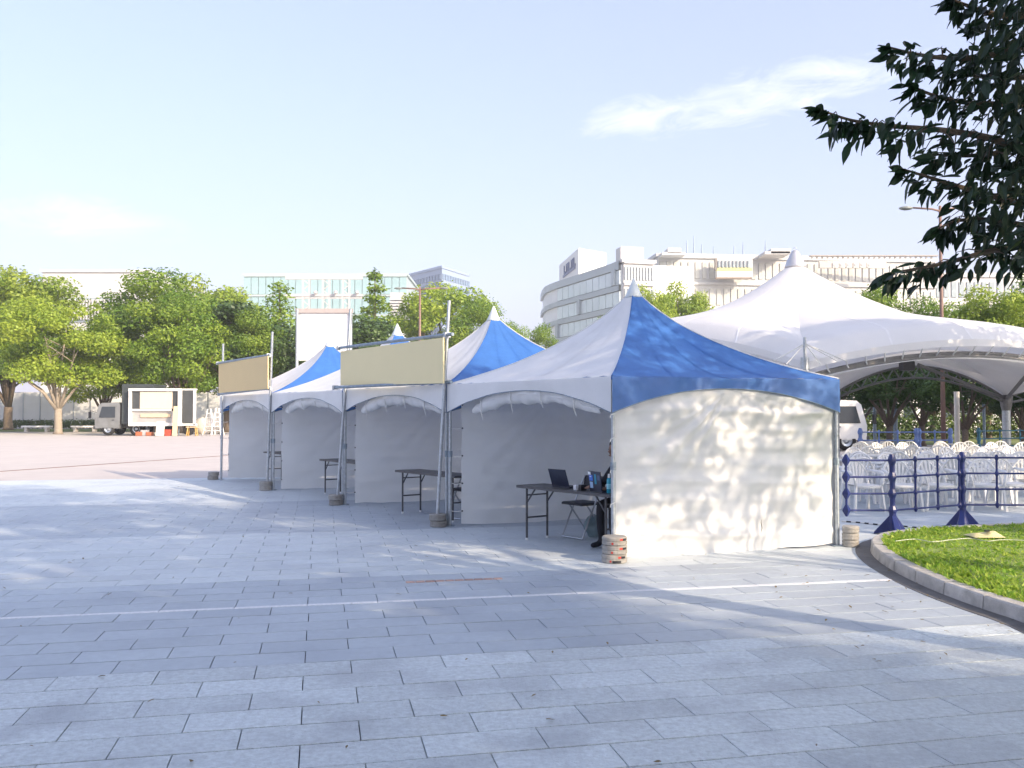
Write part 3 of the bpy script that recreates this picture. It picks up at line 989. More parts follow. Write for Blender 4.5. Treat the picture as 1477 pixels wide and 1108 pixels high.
J = [((0, -0.02, 0.56), (0.15, 0.12)), ((0, 0.03, 0.72), (0.145, 0.11)), ((0, 0.12, 0.90), (0.16, 0.11)), ((0, 0.17, 0.99), (0.10, 0.08)), ((0, 0.21, 1.05), 0.052), ((0, 0.235, 1.09), 0.05)]
E = [(0, 1), (1, 2), (2, 3), (3, 4), (4, 5)]
def limb(start, pts):
    p = start
    for q in pts:
        J.append(q)
        E.append((p, len(J) - 1))
        p = len(J) - 1
    return p
for s in (-1, 1):
    limb(3, [((0.17 * s, 0.15, 0.95), 0.062), ((0.235 * s, 0.25, 0.78), 0.046), ((0.215 * s, 0.36, 0.755), 0.038), ((0.16 * s, 0.50, 0.755), 0.028)])
    limb(0, [((0.10 * s, 0.05, 0.545), 0.088), ((0.11 * s, 0.42, 0.53), 0.062), ((0.11 * s, 0.42, 0.28), 0.055), ((0.11 * s, 0.40, 0.10), 0.042), ((0.115 * s, 0.44, 0.045), 0.04), ((0.12 * s, 0.57, 0.035), 0.032)])
skinned("body", J, E, M_cloth, pers)
hd = MB().grid(lambda u, v: Vector((0.075 * sin(pi * v) * cos(2 * pi * u) * (1 - 0.12 * (v > .6)), 0.27 + 0.095 * sin(pi * v) * sin(2 * pi * u), 1.185 + 0.115 * cos(pi * v))), 24, 16)
hd.tube([(0, .355, 1.20), (0, .385, 1.17), (0, .36, 1.155)], [0.008, 0.014, 0.008], 6)                 # nose
hd.tube([(-.022, .358, 1.125), (0, .364, 1.124), (.022, .358, 1.125)], 0.007, 6)                       # mouth
for s in (-1, 1):
    hd.tube([(.076 * s, .265, 1.20), (.086 * s, .255, 1.185), (.076 * s, .265, 1.16)], [0.01, 0.016, 0.008], 6)
hdo = hd.build("head", M_skin, pers, smooth=True)
for s in (-1, 1):
    MB().lathe([(0.001, -0.009), (0.008, -0.005), (0.0095, 0), (0.008, 0.005), (0.001, 0.009)], (0.03 * s, 0.352, 1.195), 8).build("eye", M_black, hdo)
hr = MB().grid(lambda u, v: Vector((0.088 * sin(pi * (0.02 + .62 * v)) * cos(pi + 2 * pi * u), 0.255 + (0.105 - 0.02 * (sin(2 * pi * u) > 0) * v) * sin(pi * (0.02 + .62 * v)) * sin(2 * pi * u), 1.205 + 0.115 * cos(pi * (.02 + .62 * v)) - (0.05 * v if sin(2 * pi * u) < 0.3 else -0.05 * v))), 28, 12)
hr.build("hair", M_hair, hdo, smooth=True)
for s in (-1, 1):
    hj = [((0.16 * s, 0.50, 0.755), 0.024), ((0.145 * s, 0.55, 0.745), 0.026), ((0.135 * s, 0.575, 0.742), 0.025)]
    he = [(0, 1), (1, 2)]
    for k in range(4):
        x = (0.135 + (k - 1.5) * 0.019) * s
        b = len(hj)
        hj += [((x, 0.60, 0.742), 0.0085), ((x * .98, 0.628, 0.736), 0.008), ((x * .97, 0.645 - 0.008 * abs(k - 1.5), 0.724), 0.007)]
        he += [(2, b), (b, b + 1), (b + 1, b + 2)]
    b = len(hj)
    hj += [((0.112 * s, 0.560, 0.738), 0.009), ((0.098 * s, 0.585, 0.730), 0.008)]
    he += [(1, b), (b, b + 1)]
    skinned("hand", hj, he, M_skin, pers, 1)

# ------------------------------------------------------------------ plastic barriers
def barrier(p0, p1, nb, posts, label, m, group, hgt=1.0, z0=0.33, knob0=False, foot=True, thin=1.0):
    p0, p1 = V2(p0), V2(p1)
    t = thing("plastic_barrier", label, "barrier", (p0.x, p0.y, 0), group)
    d = p1 - p0
    dn = d.normalized()
    nn = Vector((-dn.y, dn.x, 0))
    up = Vector((0, 0, 1))
    zs = [z0 + (hgt - z0) * k / 3 for k in range(4)]
    for z in zs:
        MB().tube([p0 + up * z, p1 + up * z], 0.0135 * thin, 8).build("rail", m, t)
    for k in range(nb + 1):
        x = p0 + d * (k / nb)
        main = k in posts
        r = (0.036 if main else 0.016) * thin
        if main:
            pr = MB().tube([x + up * 0.06, x + up * (hgt + 0.02)], r, 10).build("post", m, t)
        else:
            pr = MB().tube([x + up * z0, x + up * hgt], r, 8).build("mullion", m, t)
        for z in zs:
            kr_ = (0.055 if (main or (knob0 and k == 0)) else 0.030) * thin
            hh = kr_ * 1.5
            MB().lathe([(r * .8, -hh), (kr_, -hh * .15), (kr_, hh * .15), (r * .8, hh)], x + up * z, 8 if not knob0 else 4, a0=math.atan2(dn.y, dn.x)).build("joint", m, pr)
        if main and foot:
            b = MB()
            for a in range(3):
                an = math.atan2(dn.y, dn.x) + pi / 2 + a * 2 * pi / 3 + 0.5
                dv = Vector((cos(an), sin(an), 0))
                sv = Vector((-dv.y, dv.x, 0))
                e = x + dv * 0.235
                vs = [x + up * 0.30 + sv * 0.02, x + up * 0.30 - sv * 0.02, e + up * 0.025 + sv * 0.045, e + up * 0.025 - sv * 0.045, e + sv * 0.06, e - sv * 0.06, x + sv * 0.03 + up * 0.05, x - sv * 0.03 + up * 0.05]
                b.add(vs, [(0, 1, 3, 2), (2, 3, 5, 4), (0, 2, 4, 6), (1, 7, 5, 3), (6, 4, 5, 7)])
            b.lathe([(0.085, 0.0), (0.085, 0.03), (0.05, 0.16), (0.042, 0.36)], x, 10)
            b.build("foot", m, pr)
    return t
b1, b2, b3 = G(1288, 771), G(1389, 761), G(1220, 772)
b3 = P(1221, 735, b1.y - 0.0)
grp = "navy plastic barriers beside the lawn"
barrier(b3, b1, 1, (), "short navy barrier end section with diamond joints by the tent wall", M_navy, grp, z0=0.325, knob0=True)
barrier(b1, b2 + (b1 - b2).normalized() * 0.07, 3, (0,), "navy plastic barrier angled from the short end section towards the chairs", M_navy, grp, z0=0.325)
e3 = P(1640, 735, b2.y - 0.1)
barrier(b2, e3, 5, (0, 5), "long navy plastic barrier standing along the lawn's far edge", M_navy, grp, z0=0.325)
# far blue barriers, sunlight put into their lighter blue
for (xa, xb, yd, nb, lab) in ((1241, 1322, 27.5, 3, "blue barrier coloured as sunlit, beyond the white chairs near the white truck"), (1326, 1371, 27.6, 2, "blue barrier coloured as sunlit, beyond the white chairs next to the brown lamp post")):
    a, b = P(xa, 640, yd), P(xb, 640, yd)
    barrier(a, b, nb, (0, nb), lab, M_lit_blue, "light blue barriers behind the chairs", hgt=1.05, z0=0.30, thin=1.5)
barrier(P(1412, 640, 29), P(1500, 640, 30.5), 3, (0, 3), "teal blue barrier behind the chairs near the truss post", mat("barrier_teal", (0.03, 0.16, 0.26), 0.4), "light blue barriers behind the chairs", hgt=1.05, z0=0.3, thin=1.3)

# ------------------------------------------------------------------ white garden chairs under the canopy
ch = thing("garden_chair", "white plastic garden armchair in the rows behind the navy barriers", "chair", (0, 0, 0), "white garden chairs under the canopy", local=True)
def seat_f(z):
    def f(u, v):
        x, y = (u - .5) * (0.44 + 0.03 * v), -0.20 + 0.43 * v
        return Vector((x, y, z - 0.025 * sin(pi * u) * sin(pi * min(1, v * 1.1)) - (0.03 * max(0, v - .85) / .15)))
    return f
MB().grid(seat_f(0.44), 8, 8).grid(seat_f(0.425), 8, 8).box((0, 0.225, 0.405), (0.46, 0.012, 0.05)).build("seat", M_white_plastic, ch, smooth=True)
arc = [Vector((0.235 * cos(a) * (1.08 if sin(a) > 0.2 else 1.0), -0.205 - 0.115 * max(0, (0.43 + 0.43 * sin(a) - .43)) / .43, 0.44 + 0.40 * sin(a))) for a in [pi * k / 16 for k in range(17)]]
br = MB().tube(arc, 0.020, 6)
for k in range(7):
    x0 = (k - 3) * 0.036
    a = pi / 2 - (k - 3) * 0.30
    tp = Vector((0.235 * cos(a) * 1.05, -0.205 - 0.115 * sin(a), 0.44 + 0.40 * sin(a)))
    br.bar((x0, -0.195, 0.43), tp, 0.032, 0.008, up=(0, 1, 0.3))
br.build("backrest", M_white_plastic, ch, smooth=False)
for s in (-1, 1):
    MB().tube([(0.235 * s, -0.25, 0.67), (0.27 * s, -0.12, 0.655), (0.285 * s, 0.10, 0.645), (0.28 * s, 0.21, 0.62), (0.255 * s, 0.235, 0.52), (0.235 * s, 0.225, 0.42)], [0.018, 0.024, 0.028, 0.024, 0.022, 0.022], 8).build("armrest", M_white_plastic, ch, smooth=True)
    for yy, sp in ((0.21, 0.04), (-0.19, -0.07)):
        MB().bar((0.225 * s, yy, 0.44), (0.265 * s, yy + sp, 0.0), 0.055, 0.030, up=(1, 0, 0)).bar((0.215 * s, yy - .02 * (1 if yy > 0 else -1), 0.44), (0.25 * s, yy + sp - .012, 0.0), 0.02, 0.045, up=(0, 1, 0)).build("leg", M_white_plastic, ch)
rc = random.Random(11)
spots = []
for ri, (yd, n, face) in enumerate(((15.2, 5, pi), (16.3, 6, 0.0), (17.6, 6, pi), (18.8, 6, 0.1), (20.4, 6, pi), (22.0, 7, 0), (23.6, 7, pi), (25.2, 7, 0))):
    x0, x1 = 0.372 * yd, 0.60 * yd
    for k in range(n):
        x = x0 + (x1 - x0) * (k + 0.3 * rc.random()) / n + 0.15
        spots.append((x, yd + rc.uniform(-.15, .15) + 0.12 * (x - x0), face + rc.uniform(-.35, .35) - 0.15, ri))
rc2 = 0
ROWW = ["first", "second", "third", "fourth", "fifth", "sixth", "seventh", "eighth"]
for i, (x, y, a, ri) in enumerate(spots):
    o = ch if i == 0 else copy_tree(ch)
    o.location = (x, y, 0)
    o.rotation_euler = (0, 0, a)
    o["label"] = "white plastic garden armchair in the " + ROWW[ri] + " row behind the navy barriers"
tb = thing("round_table", "round white plastic table standing among the garden chairs", "table", (0, 0, 0), "white round tables under the canopy", local=True)
MB().lathe([(0.42, 0.70), (0.45, 0.705), (0.45, 0.722), (0.44, 0.728)], (0, 0, 0), 24).build("tabletop", M_white_plastic, tb)
for k in range(4):
    a = pi / 4 + k * pi / 2
    MB().bar((0.26 * cos(a), 0.26 * sin(a), 0.70), (0.36 * cos(a), 0.36 * sin(a), 0), 0.06, 0.04).build("leg", M_white_plastic, tb)
for i, (x, y) in enumerate(((7.0, 16.95), (9.4, 17.2), (8.0, 19.6), (10.8, 20.0), (9.6, 22.8), (12.4, 23.2), (10.4, 26.3), (13.2, 26.5))):
    o = tb if i == 0 else copy_tree(tb)
    o.location = (x, y, 0)
    o["label"] = "round white plastic table " + ("between the second and third chair rows", "between the fourth and fifth chair rows", "between the sixth and seventh chair rows", "behind the eighth chair row")[i // 2]

# striped cable, hose and paper bag on the ground
pts = [G(x, y) for x, y in ((1214, 753), (1240, 755), (1268, 758), (1300, 760), (1345, 765))]
cab = thing("striped_cord", "black and white striped cord lying on the paving by the barrier foot", "cord", (pts[0].x, pts[0].y, 0))
cc = resample(spline(pts, 8), 0.07)
for k in range(len(cc) - 1):
    MB().tube([cc[k] + Vector((0, 0, .012)), cc[k + 1] + Vector((0, 0, .012))], 0.012, 6).build("stripe", M_black if k % 2 else M_white_plastic, cab)
pts = [G(x, y, 0.14) for x, y in ((1292, 785), (1320, 782), (1345, 786), (1372, 783), (1400, 781), (1425, 785), (1450, 783), (1520, 786))]
hz_ = spline(pts, 6)
MB().tube([p + Vector((0, 0, 0.035)) for p in hz_], 0.0045, 6).build("garden_hose", mat("hose_plastic", (0.55, 0.58, 0.46), 0.4), None, org=(hz_[0].x, hz_[0].y, 0.1), label="thin pale hose snaking across the lawn", cat="hose")
p = G(1420, 772, 0.15)
bgp = thing("paper_bag", "flattened pale yellow bag lying on the lawn edge", "bag", (p.x, p.y, 0.12))
MB().grid(lambda u, v: p + Vector(((u - .5) * 0.38, (v - .5) * 0.30, -0.01 + 0.075 * sin(pi * u) ** .5 * sin(pi * v) ** .5 * (0.7 + vnoise(u * 5, v * 5, 3)))), 14, 10).build("bag_body", mat("yellow_paper", (0.62, 0.56, 0.30), 0.7, 0.1), bgp, smooth=True)
MB().box(p + Vector((0.0, -0.06, 0.06)), (0.05, 0.03, 0.02)).build("bag_print", M_black, bgp)
# ------------------------------------------------------------------ big membrane canopy on arched trusses
M_memb = mat("membrane", (0.80, 0.80, 0.80), 0.5, 0.04, 0.6, 0.05, 6, trans=0.33, dirt=((0.62, 0.61, 0.58), 0.8, 0.2))
M_truss = mat("truss_paint", (0.20, 0.20, 0.20), 0.5, 0.2, 8, metal=0.3)
PK = P(1147, 384, 26.0)
cN, cR = P(1161, 524, 19.1), P(1700, 553, 23.5)
cP, cQ = P(1451, 568, 33.0), P(1205, 562, 33.0)
cL = P(790, 525, 28.0)
cS = P(1640, 570, 33)
big = thing("membrane_canopy", "large white peaked membrane canopy on arched trusses over the garden chairs", "canopy", (PK.x, PK.y, 0))
def arch(a, b, rise, u):
    p = a.lerp(b, u)
    return p + Vector((0, 0, rise * spw(sin(pi * u), 0.85)))
edges = [(cN, cR, 0.80), (cR, cS, 0.6), (cS, cP, 0.5), (cP, cQ, 1.05), (cQ, cL, 0.7), (cL, cN, 0.75)]
apx = Vector((PK.x, PK.y, 0))
for (a, b, rise) in edges:
    if a is cR or a is cS:
        pass
    def f(u, v, a=a, b=b, rise=rise):
        Eg = arch(a, b, rise, u)
        dr = (Eg - PK)
        dr.z = 0
        R = PK + dr.normalized() * 0.22
        w = v
        p = Eg.lerp(R, w)
        t = 0.62 * sqrt(max(0.0, w)) * (1 - w) + w ** 2.7
        z = Eg.z + (PK.z - Eg.z) * t
        # a shallow valley runs down to each corner
        z -= 0.55 * (abs(2 * u - 1) ** 3) * spw(sin(pi * min(1, w * 1.1)), 1.2) * (1 - w) * 0.35
        return Vector((p.x, p.y, z))
    pn = MB().grid(f, 36, 22).build("membrane_panel", M_memb, big, smooth=True)
    # welded seams as narrow raised strips
    for us in (0.2, 0.4, 0.6, 0.8):
        MB().grid(lambda uu, vv: f(us + (uu - .5) * 0.004 * (1 + 3 * vv), vv * 0.98) + Vector((0, 0, 0.008)), 1, 22).build("seam", mat("membrane_seam", (0.85, 0.85, 0.85), 0.5), pn, smooth=True)
    # hanging lip below the cable edge
    MB().grid(lambda u, v: arch(a, b, rise, u) + Vector((0, 0, -0.16 * v)), 36, 1).build("edge_lip", M_memb, pn, smooth=True)
MB().lathe([(0.30, -0.02), (0.30, 0.02), (0.235, 0.20), (0.12, 0.42), (0.10, 0.46), (0.03, 0.50)], PK + Vector((0, 0, -0.03)), 20).build("peak_cone", mat("peak_cone_steel", (0.55, 0.55, 0.56), 0.35, 0.1, metal=0.6), big, smooth=True)
ringp = [PK + Vector((0.05 * cos(a), 0, 0.50 + 0.05 * sin(a))) for a in [2 * pi * k / 12 for k in range(13)]]
MB().tube(ringp, 0.010, 6).build("lifting_ring", M_galv, big)
def truss(a, b, rise, drop, inset, n, r=0.045, name="arch_truss", depth=0.42):
    cen_ = Vector((PK.x, PK.y, 0))
    up = [arch(a, b, rise, k / n) + Vector((0, 0, -drop)) for k in range(n + 1)]
    up = [p + (cen_ - V2(p)).normalized() * inset for p in up]
    lo = [up[k] + Vector((0, 0, -depth * (0.35 + 0.65 * spw(sin(pi * k / n), 0.6)))) for k in range(n + 1)]
    t = MB().tube(up, r, 8).tube(lo, r, 8).build(name, M_truss, big, smooth=True)
    web = MB()
    for k in range(n):
        web.tube([up[k], lo[k + 1]] if k % 2 else [lo[k], up[k + 1]], r * .55, 6)
    web.build("truss_web", M_truss, t)
    return up, lo
up1, lo1 = truss(cN, cR, 0.80, 0.30, 0.35, 22, 0.045, depth=0.06)
up2, lo2 = truss(cL, cN, 0.75, 0.30, 0.35, 22, 0.045, depth=0.06)
truss(cP, cQ, 1.10, 0.18, 0.1, 26, 0.040, depth=0.42)
truss(cS, cP, 0.6, 0.2, 0.1, 14, 0.045)
# inner membrane lining swept from the front arch to the rear arch
def lining(u, v):
    a = arch(cN, cR, 0.80, u) + Vector((0, 0, -0.42)) + (apx - V2(arch(cN, cR, 0, u))).normalized() * 0.55
    b = arch(cQ, cP, 1.10, u) + Vector((0, 0, -0.10))
    p = a.lerp(b, v)
    return p + Vector((0, 0, 0.35 * sin(pi * v)))
MB().grid(lining, 24, 10).build("inner_lining", M_memb, big, smooth=True)
# lacing ropes along the front edges
for up in (up1, up2):
    e = (cN, cR, 0.80) if up is up1 else (cL, cN, 0.75)
    for k in range(1, 22):
        p = arch(*e, k / 22) + Vector((0, 0, -0.14))
        q = up[k].lerp(up[min(k + 1, 22)], 0.35) + Vector((0, 0, -0.05))
        MB().tube([p, (p + q) / 2 + Vector((0, 0, -0.03)), q], 0.018, 5).build("lacing", M_rope, big)
# corner mast with stays
MB().tube([V2(cN, 0.0), cN + Vector((0, 0, 0.12))], 0.09, 12).build("mast", M_galv, big)
MB().tube([cN + Vector((0, 0, 0.1)), cN + Vector((0, 0, 0.55))], 0.035, 8).build("mast_pin", M_galv, big)
for dx in (-0.62, -0.38, 0.35, 0.7, 0.9):
    MB().tube([cN + Vector((0, 0, 0.42)), cN + Vector((dx, 0.12 * abs(dx), -0.02 + 0.08 * (abs(dx) > .6)))], 0.014, 5).build("stay_cable", M_rope, big)
for c, r in ((cP, 0.17), (cQ, 0.15), (cL, 0.15), (cR, 0.17), (cS, 0.17)):
    pst = MB().tube([V2(c, 0), V2(c, c.z - 0.25)], r * 0.85, 14).build("mast", M_galv, big, smooth=False)
    MB().lathe([(r * .85, c.z - 0.62), (r * 1.1, c.z - 0.45), (r * 1.3, c.z - 0.12), (r * 1.0, c.z - 0.05)], V2(c), 14).build("mast_head", M_truss, pst)
for (a, b) in ((cP, P(1500, 520, 27)), (cP, P(1325, 540, 30))):
    MB().tube([a + Vector((0, 0, -0.2)), V2(b, a.z + 0.9)], 0.06, 8).build("strut", M_truss, big)
# loudspeaker box hanging on the rear truss
p = P(1308, 528, 31.8)
MB().cbox(p, (0.42, 0.35, 0.34), 0.03).build("speaker_box", M_dark_metal, big)

# ------------------------------------------------------------------ lamp posts and slim poles
M_brown = mat("lamp_post_brown", (0.20, 0.125, 0.10), 0.55, 0.15, 6)
M_headm = mat("lamp_head", (0.20, 0.22, 0.21), 0.4, 0.1)
def lamp_post(base, hgt, arms, label, r=0.10, head=True):
    t = thing("street_lamp", label, "lamp", (base.x, base.y, 0), "lamp posts in the plaza")
    MB().tube([base, base + Vector((0, 0, hgt * .55)), base + Vector((0, 0, hgt))], [r, r * .75, r * .55], 12).build("post", M_brown, t, smooth=True)
    for ax in arms:
        e = base + Vector((ax, 0, hgt - 0.08))
        s = 1 if ax > 0 else -1
        arm = MB().tube([base + Vector((0, 0, hgt - 0.22)), base + Vector((ax * .3, 0, hgt - 0.13)), e], [r * .45, r * .42, r * .38], 8).build("arm", M_brown, t, smooth=True)
        if head:
            L = 0.62
            def hf(u, v, e=e, s=s):
                a = 2 * pi * u
                w = spw(sin(pi * v), 0.6)
                return e + Vector((s * (-0.05 + L * v), cos(a) * 0.17 * w, 0.085 * sin(a) * w - 0.02))
            h = MB().grid(hf, 16, 12).build("lamp_head", M_headm, arm, smooth=True)
    return t
bl = V2(P(1361, 640, 37))
lamp_post(bl, P(1356, 297, 37).z, (-1.15, 0.85), "brown double arm lamp post rising behind the white membrane canopy")
bl = V2(P(605, 640, 66))
lamp_post(bl, P(605, 414, 66).z, (-1.35, 1.55), "brown double arm lamp post in front of the round tree beyond the signs", r=0.13)
M_alu = mat("bare_pole", (0.62, 0.60, 0.56), 0.45, 0.1, metal=0.4)
for (px, yt, yd, r, lab) in ((1381, 565, 34, 0.10, "slim bright pole standing between the lamp post and the big trunk"),
                             (1262, 545, 44, 0.08, "thin grey pole among the dark trunks near the white truck"),
                             (1292, 560, 43, 0.10, "grey pole beside the dark trunk behind the far blue barrier"),
                             (1420, 575, 45, 0.07, "thin grey pole near the truss post in the shade")):
    p = V2(P(px, 640, yd))
    t = thing("slim_pole", lab, "pole", p)
    MB().tube([p, V2(p, P(px, yt, yd).z)], r, 10).build("shaft", M_alu if px == 1381 else M_galv_d, t)
    MB().lathe([(r * 1.6, 0), (r * 1.6, 0.05), (r * 1.1, 0.09)], p, 10).build("base_collar", M_galv_d, t)

# ------------------------------------------------------------------ trees
def leaf_mesh(name, cl, n, size, seed, m, flat=0.55, upb=0.5):
    """cl: clumps (centre, radii); diamond leaf faces spread through the clumps, denser near their skins"""
    r = np.random.default_rng(seed)
    C = np.array([c[0] for c in cl], float)
    Rr = np.array([c[1] for c in cl], float)
    wgt = (Rr[:, 0] * Rr[:, 1]) ** 1.0
    idx = r.choice(len(cl), n, p=wgt / wgt.sum())
    d = r.normal(size=(n, 3))
    d /= np.linalg.norm(d, axis=1)[:, None]
    rad = r.uniform(0.30, 1.0, n) ** 0.5
    rad *= 1 + 0.12 * r.normal(size=n)
    p = C[idx] + d * rad[:, None] * Rr[idx]
    nrm = d * 0.7 + np.array([0, 0, upb]) + r.normal(size=(n, 3)) * flat
    nrm /= np.linalg.norm(nrm, axis=1)[:, None]
    a = np.cross(nrm, r.normal(size=(n, 3)))
    a /= np.linalg.norm(a, axis=1)[:, None]
    b = np.cross(nrm, a)
    s = size * r.uniform(0.6, 1.35, n)
    l, w = s, s * r.uniform(0.45, 0.7, n)
    q = np.stack([p - a * l[:, None] * .5, p + b * w[:, None] * .5 - a * (l * .05)[:, None], p + a * l[:, None] * .5, p - b * w[:, None] * .5 - a * (l * .05)[:, None]], 1)
    me = bpy.data.meshes.new(name)
    me.vertices.add(4 * n)
    me.vertices.foreach_set("co", q.reshape(-1))
    me.loops.add(4 * n)
    me.loops.foreach_set("vertex_index", np.arange(4 * n))
    me.polygons.add(n)
    me.polygons.foreach_set("loop_start", np.arange(n) * 4)
    me.update(calc_edges=True)
    at = me.attributes.new("tone", 'FLOAT', 'FACE')
    ct = r.random(len(cl))
    at.data.foreach_set("value", np.clip(0.55 * ct[idx] + 0.6 * r.random(n) - 0.1, 0, 1))
    me.materials.append(m)
    return me
M_bark = mat("bark", (0.16, 0.125, 0.095), 0.9, 0.35, 9, 0.8, 30)
M_bark_pale = mat("pale_bark", (0.30, 0.255, 0.20), 0.9, 0.25, 6, 0.6, 25)
M_leaf_a = mat("leaf_mid_green", (0.095, 0.20, 0.02), 0.55, 0.2, 0.8, trans=0.40, tone=(0.30, 0.40, 0.035), rand=0.10)
M_leaf_b = mat("leaf_yellow_green", (0.17, 0.28, 0.028), 0.55, 0.2, 0.8, trans=0.40, tone=(0.38, 0.46, 0.05), rand=0.08)
M_leaf_c = mat("leaf_deep_green", (0.028, 0.070, 0.018), 0.5, 0.2, 0.8, trans=0.25, tone=(0.085, 0.145, 0.026), rand=0.10)
M_leaf_d = mat("leaf_dark_glossy", (0.018, 0.050, 0.020), 0.42, 0.3, 5, trans=0.22, rand=0.3)

def broad_template(seed, hgt, rad, base, nclump, nleaf, lsize, bark, lm, trunk_r=0.20, lean=0.0, flatc=0.62, cs=(0.17, 0.32)):
    """trunk mesh + crown mesh of a broad-leaved tree standing at the origin"""
    r = random.Random(seed)
    cl = []
    ch_ = (hgt - base) / 2
    for k in range(nclump):
        for _ in range(30):
            x, y, z = r.uniform(-1, 1), r.uniform(-1, 1), r.uniform(-1, 1)
            q = sqrt(x * x + y * y + z * z)
            if 0.45 < q < 1.0 and (z > -0.75):
                break
        lob = 1 + 0.16 * sin(3 * math.atan2(y, x) + seed) + 0.10 * sin(5 * math.atan2(y, x) + z * 3)
        rr = rad * r.uniform(*cs)
        cl.append(((x * rad * 0.82 * lob, y * rad * 0.82 * lob, base + ch_ + z * ch_ * 0.86), (rr, rr, rr * flatc)))
    b = MB()
    fork = base + 0.10 * (hgt - base)
    k0 = fork * 0.62
    b.tube([(0, 0, -0.05), (0.02, 0.01, 0.25), (lean * .3, 0.03, k0 * .5), (lean * .6, 0.0, k0)], [trunk_r * 1.45, trunk_r * 1.08, trunk_r, trunk_r * .95], 12)
    tops = sorted(cl, key=lambda c: -c[0][2])
    lim = r.sample(cl, min(9, len(cl)))
    for c, rr in lim:
        e = Vector(c)
        s = Vector((lean * .6, 0, k0 * r.uniform(0.8, 1.0)))
        m1 = s.lerp(e, 0.35) + Vector((0, 0, 0.10 * hgt * 0.4)) + Vector((r.uniform(-.2, .2), r.uniform(-.2, .2), 0))
        m2 = s.lerp(e, 0.7) + Vector((r.uniform(-.3, .3), r.uniform(-.3, .3), 0.15))
        b.tube([s, m1, m2, e], [trunk_r * .55, trunk_r * .40, trunk_r * .22, trunk_r * .08], 7)
        for q in range(2):
            c2 = Vector(r.choice(cl)[0])
            if (c2 - m2).length < rad * 0.9:
                b.tube([m2, m2.lerp(c2, .5) + Vector((0, 0, .15)), c2], [trunk_r * .18, trunk_r * .12, trunk_r * .04], 5)
    return b.mesh("trunk", bark, smooth=True), leaf_mesh("crown", cl, nleaf, lsize, seed, lm)
def conifer_template(seed, hgt, rad, base, nleaf, lsize, lm, droop=0.3):
    r = random.Random(seed)
    cl = []
    z = base
    while z < hgt:
        f = 1 - (z - base) / (hgt - base)
        n = 3 + int(6 * f)
        for k in range(n):
            a = 2 * pi * k / n + r.uniform(-.5, .5)
            d = rad * (f ** 0.75) * r.uniform(0.35, 0.85)
            rr = rad * (0.22 + 0.22 * f)
            cl.append(((cos(a) * d, sin(a) * d, z - droop * d * 0.4 + r.uniform(-.3, .3)), (rr, rr, rr * 0.75)))
        z += (hgt - base) * 0.075
    cl.append(((0, 0, hgt), (0.25, 0.25, 0.7)))
    b = MB().tube([(0, 0, -0.05), (0, 0, hgt * .5), (0, 0, hgt * .98)], [0.24, 0.15, 0.03], 10)
    for c, rr in r.sample(cl, min(26, len(cl))):
        b.tube([(0, 0, c[2] - 0.3), c], [0.05, 0.02], 5)
    return b.mesh("trunk", M_bark, smooth=True), leaf_mesh("crown", cl, nleaf, lsize, seed, lm)

TPL = {
    "a": broad_template(1, 12.0, 4.8, 2.3, 62, 26000, 0.24, M_bark_pale, M_leaf_b, 0.26),
    "b": broad_template(2, 13.0, 5.2, 1.5, 70, 27000, 0.245, M_bark, M_leaf_a, 0.28),
    "c": broad_template(3, 13.0, 4.8, 1.5, 64, 26000, 0.245, M_bark, M_leaf_b, 0.26),
    "d": broad_template(4, 9.0, 3.8, 2.5, 36, 9000, 0.27, M_bark, M_leaf_c, 0.24),
    "t": broad_template(8, 15.0, 4.3, 5.0, 46, 7500, 0.28, M_bark, M_leaf_a, 0.30),
    "w": broad_template(9, 9.0, 3.0, 3.85, 112, 8800, 0.13, M_bark, M_leaf_a, 0.07, flatc=0.8, cs=(0.10, 0.19)),  # unseen tree, its crown shaped to dapple the tent's end wall
    "k": conifer_template(5, 14.0, 3.6, 1.6, 11000, 0.30, M_leaf_a),
    "l": conifer_template(6, 16.0, 2.6, 1.5, 14000, 0.30, M_leaf_a, 0.1),
}
def tree(kind, x, y, hgt, wmul, rz, name, label, group=None, cat="tree"):
    tm, cm = TPL[kind]
    base_h = {"a": 12.0, "b": 13.0, "c": 13.0, "d": 9.0, "t": 15.0, "w": 8.9, "k": 14.4, "l": 16.4}[kind]
    t = thing(name, label, cat, (x, y, 0), group, rz, local=True)
    s = hgt / base_h
    t.scale = (s * wmul, s * wmul, s)
    link_part("trunk", tm, t)
    link_part("crown", cm, t)
    return t
def tree_px(kind, px, ytop, yd, wmul, rz, name, label, group=None):
    p = P(px, 600, yd)
    return tree(kind, p.x, yd, P(px, ytop, yd).z, wmul, rz, name, label, group)
GL = "trees beyond the plaza"
tree_px("a", 84, 412, 70, 1.12, 0.4, "plaza_tree", "bright green tree with pale forked trunk standing before the white hoarding", GL)
tree_px("c", 12, 362, 86, 1.15, 1.4, "plaza_tree", "tall yellowish tree behind the pale forked trunk", GL)
tree_px("b", -70, 372, 80, 1.2, 2.2, "plaza_tree", "tall green tree left of the pale forked trunk", GL)
tree_px("b", 222, 384, 79, 1.2, 0.9, "plaza_tree", "broad green tree leaning over the display trailer", GL)
tree_px("c", 290, 378, 100, 1.1, 2.9, "plaza_tree", "airy yellow green tree rising above the display trailer's tree", GL)
tree_px("d", 330, 432, 78, 1.35, 0.2, "plaza_tree", "dark green tree behind the tan sign", GL)
tree_px("k", 402, 403, 84, 1.3, 0.7, "cypress_tree", "broad dark conifer rising over the end tent", GL)
tree_px("b", 262, 420, 74, 1.0, 3.6, "plaza_tree", "mid green tree right behind the display trailer", GL)
tree_px("c", 150, 440, 80, 1.0, 2.0, "plaza_tree", "low yellow green tree behind the silver truck", GL)
tree_px("b", 360, 440, 76, 0.9, 1.0, "plaza_tree", "green tree in front of the broad conifer", GL)
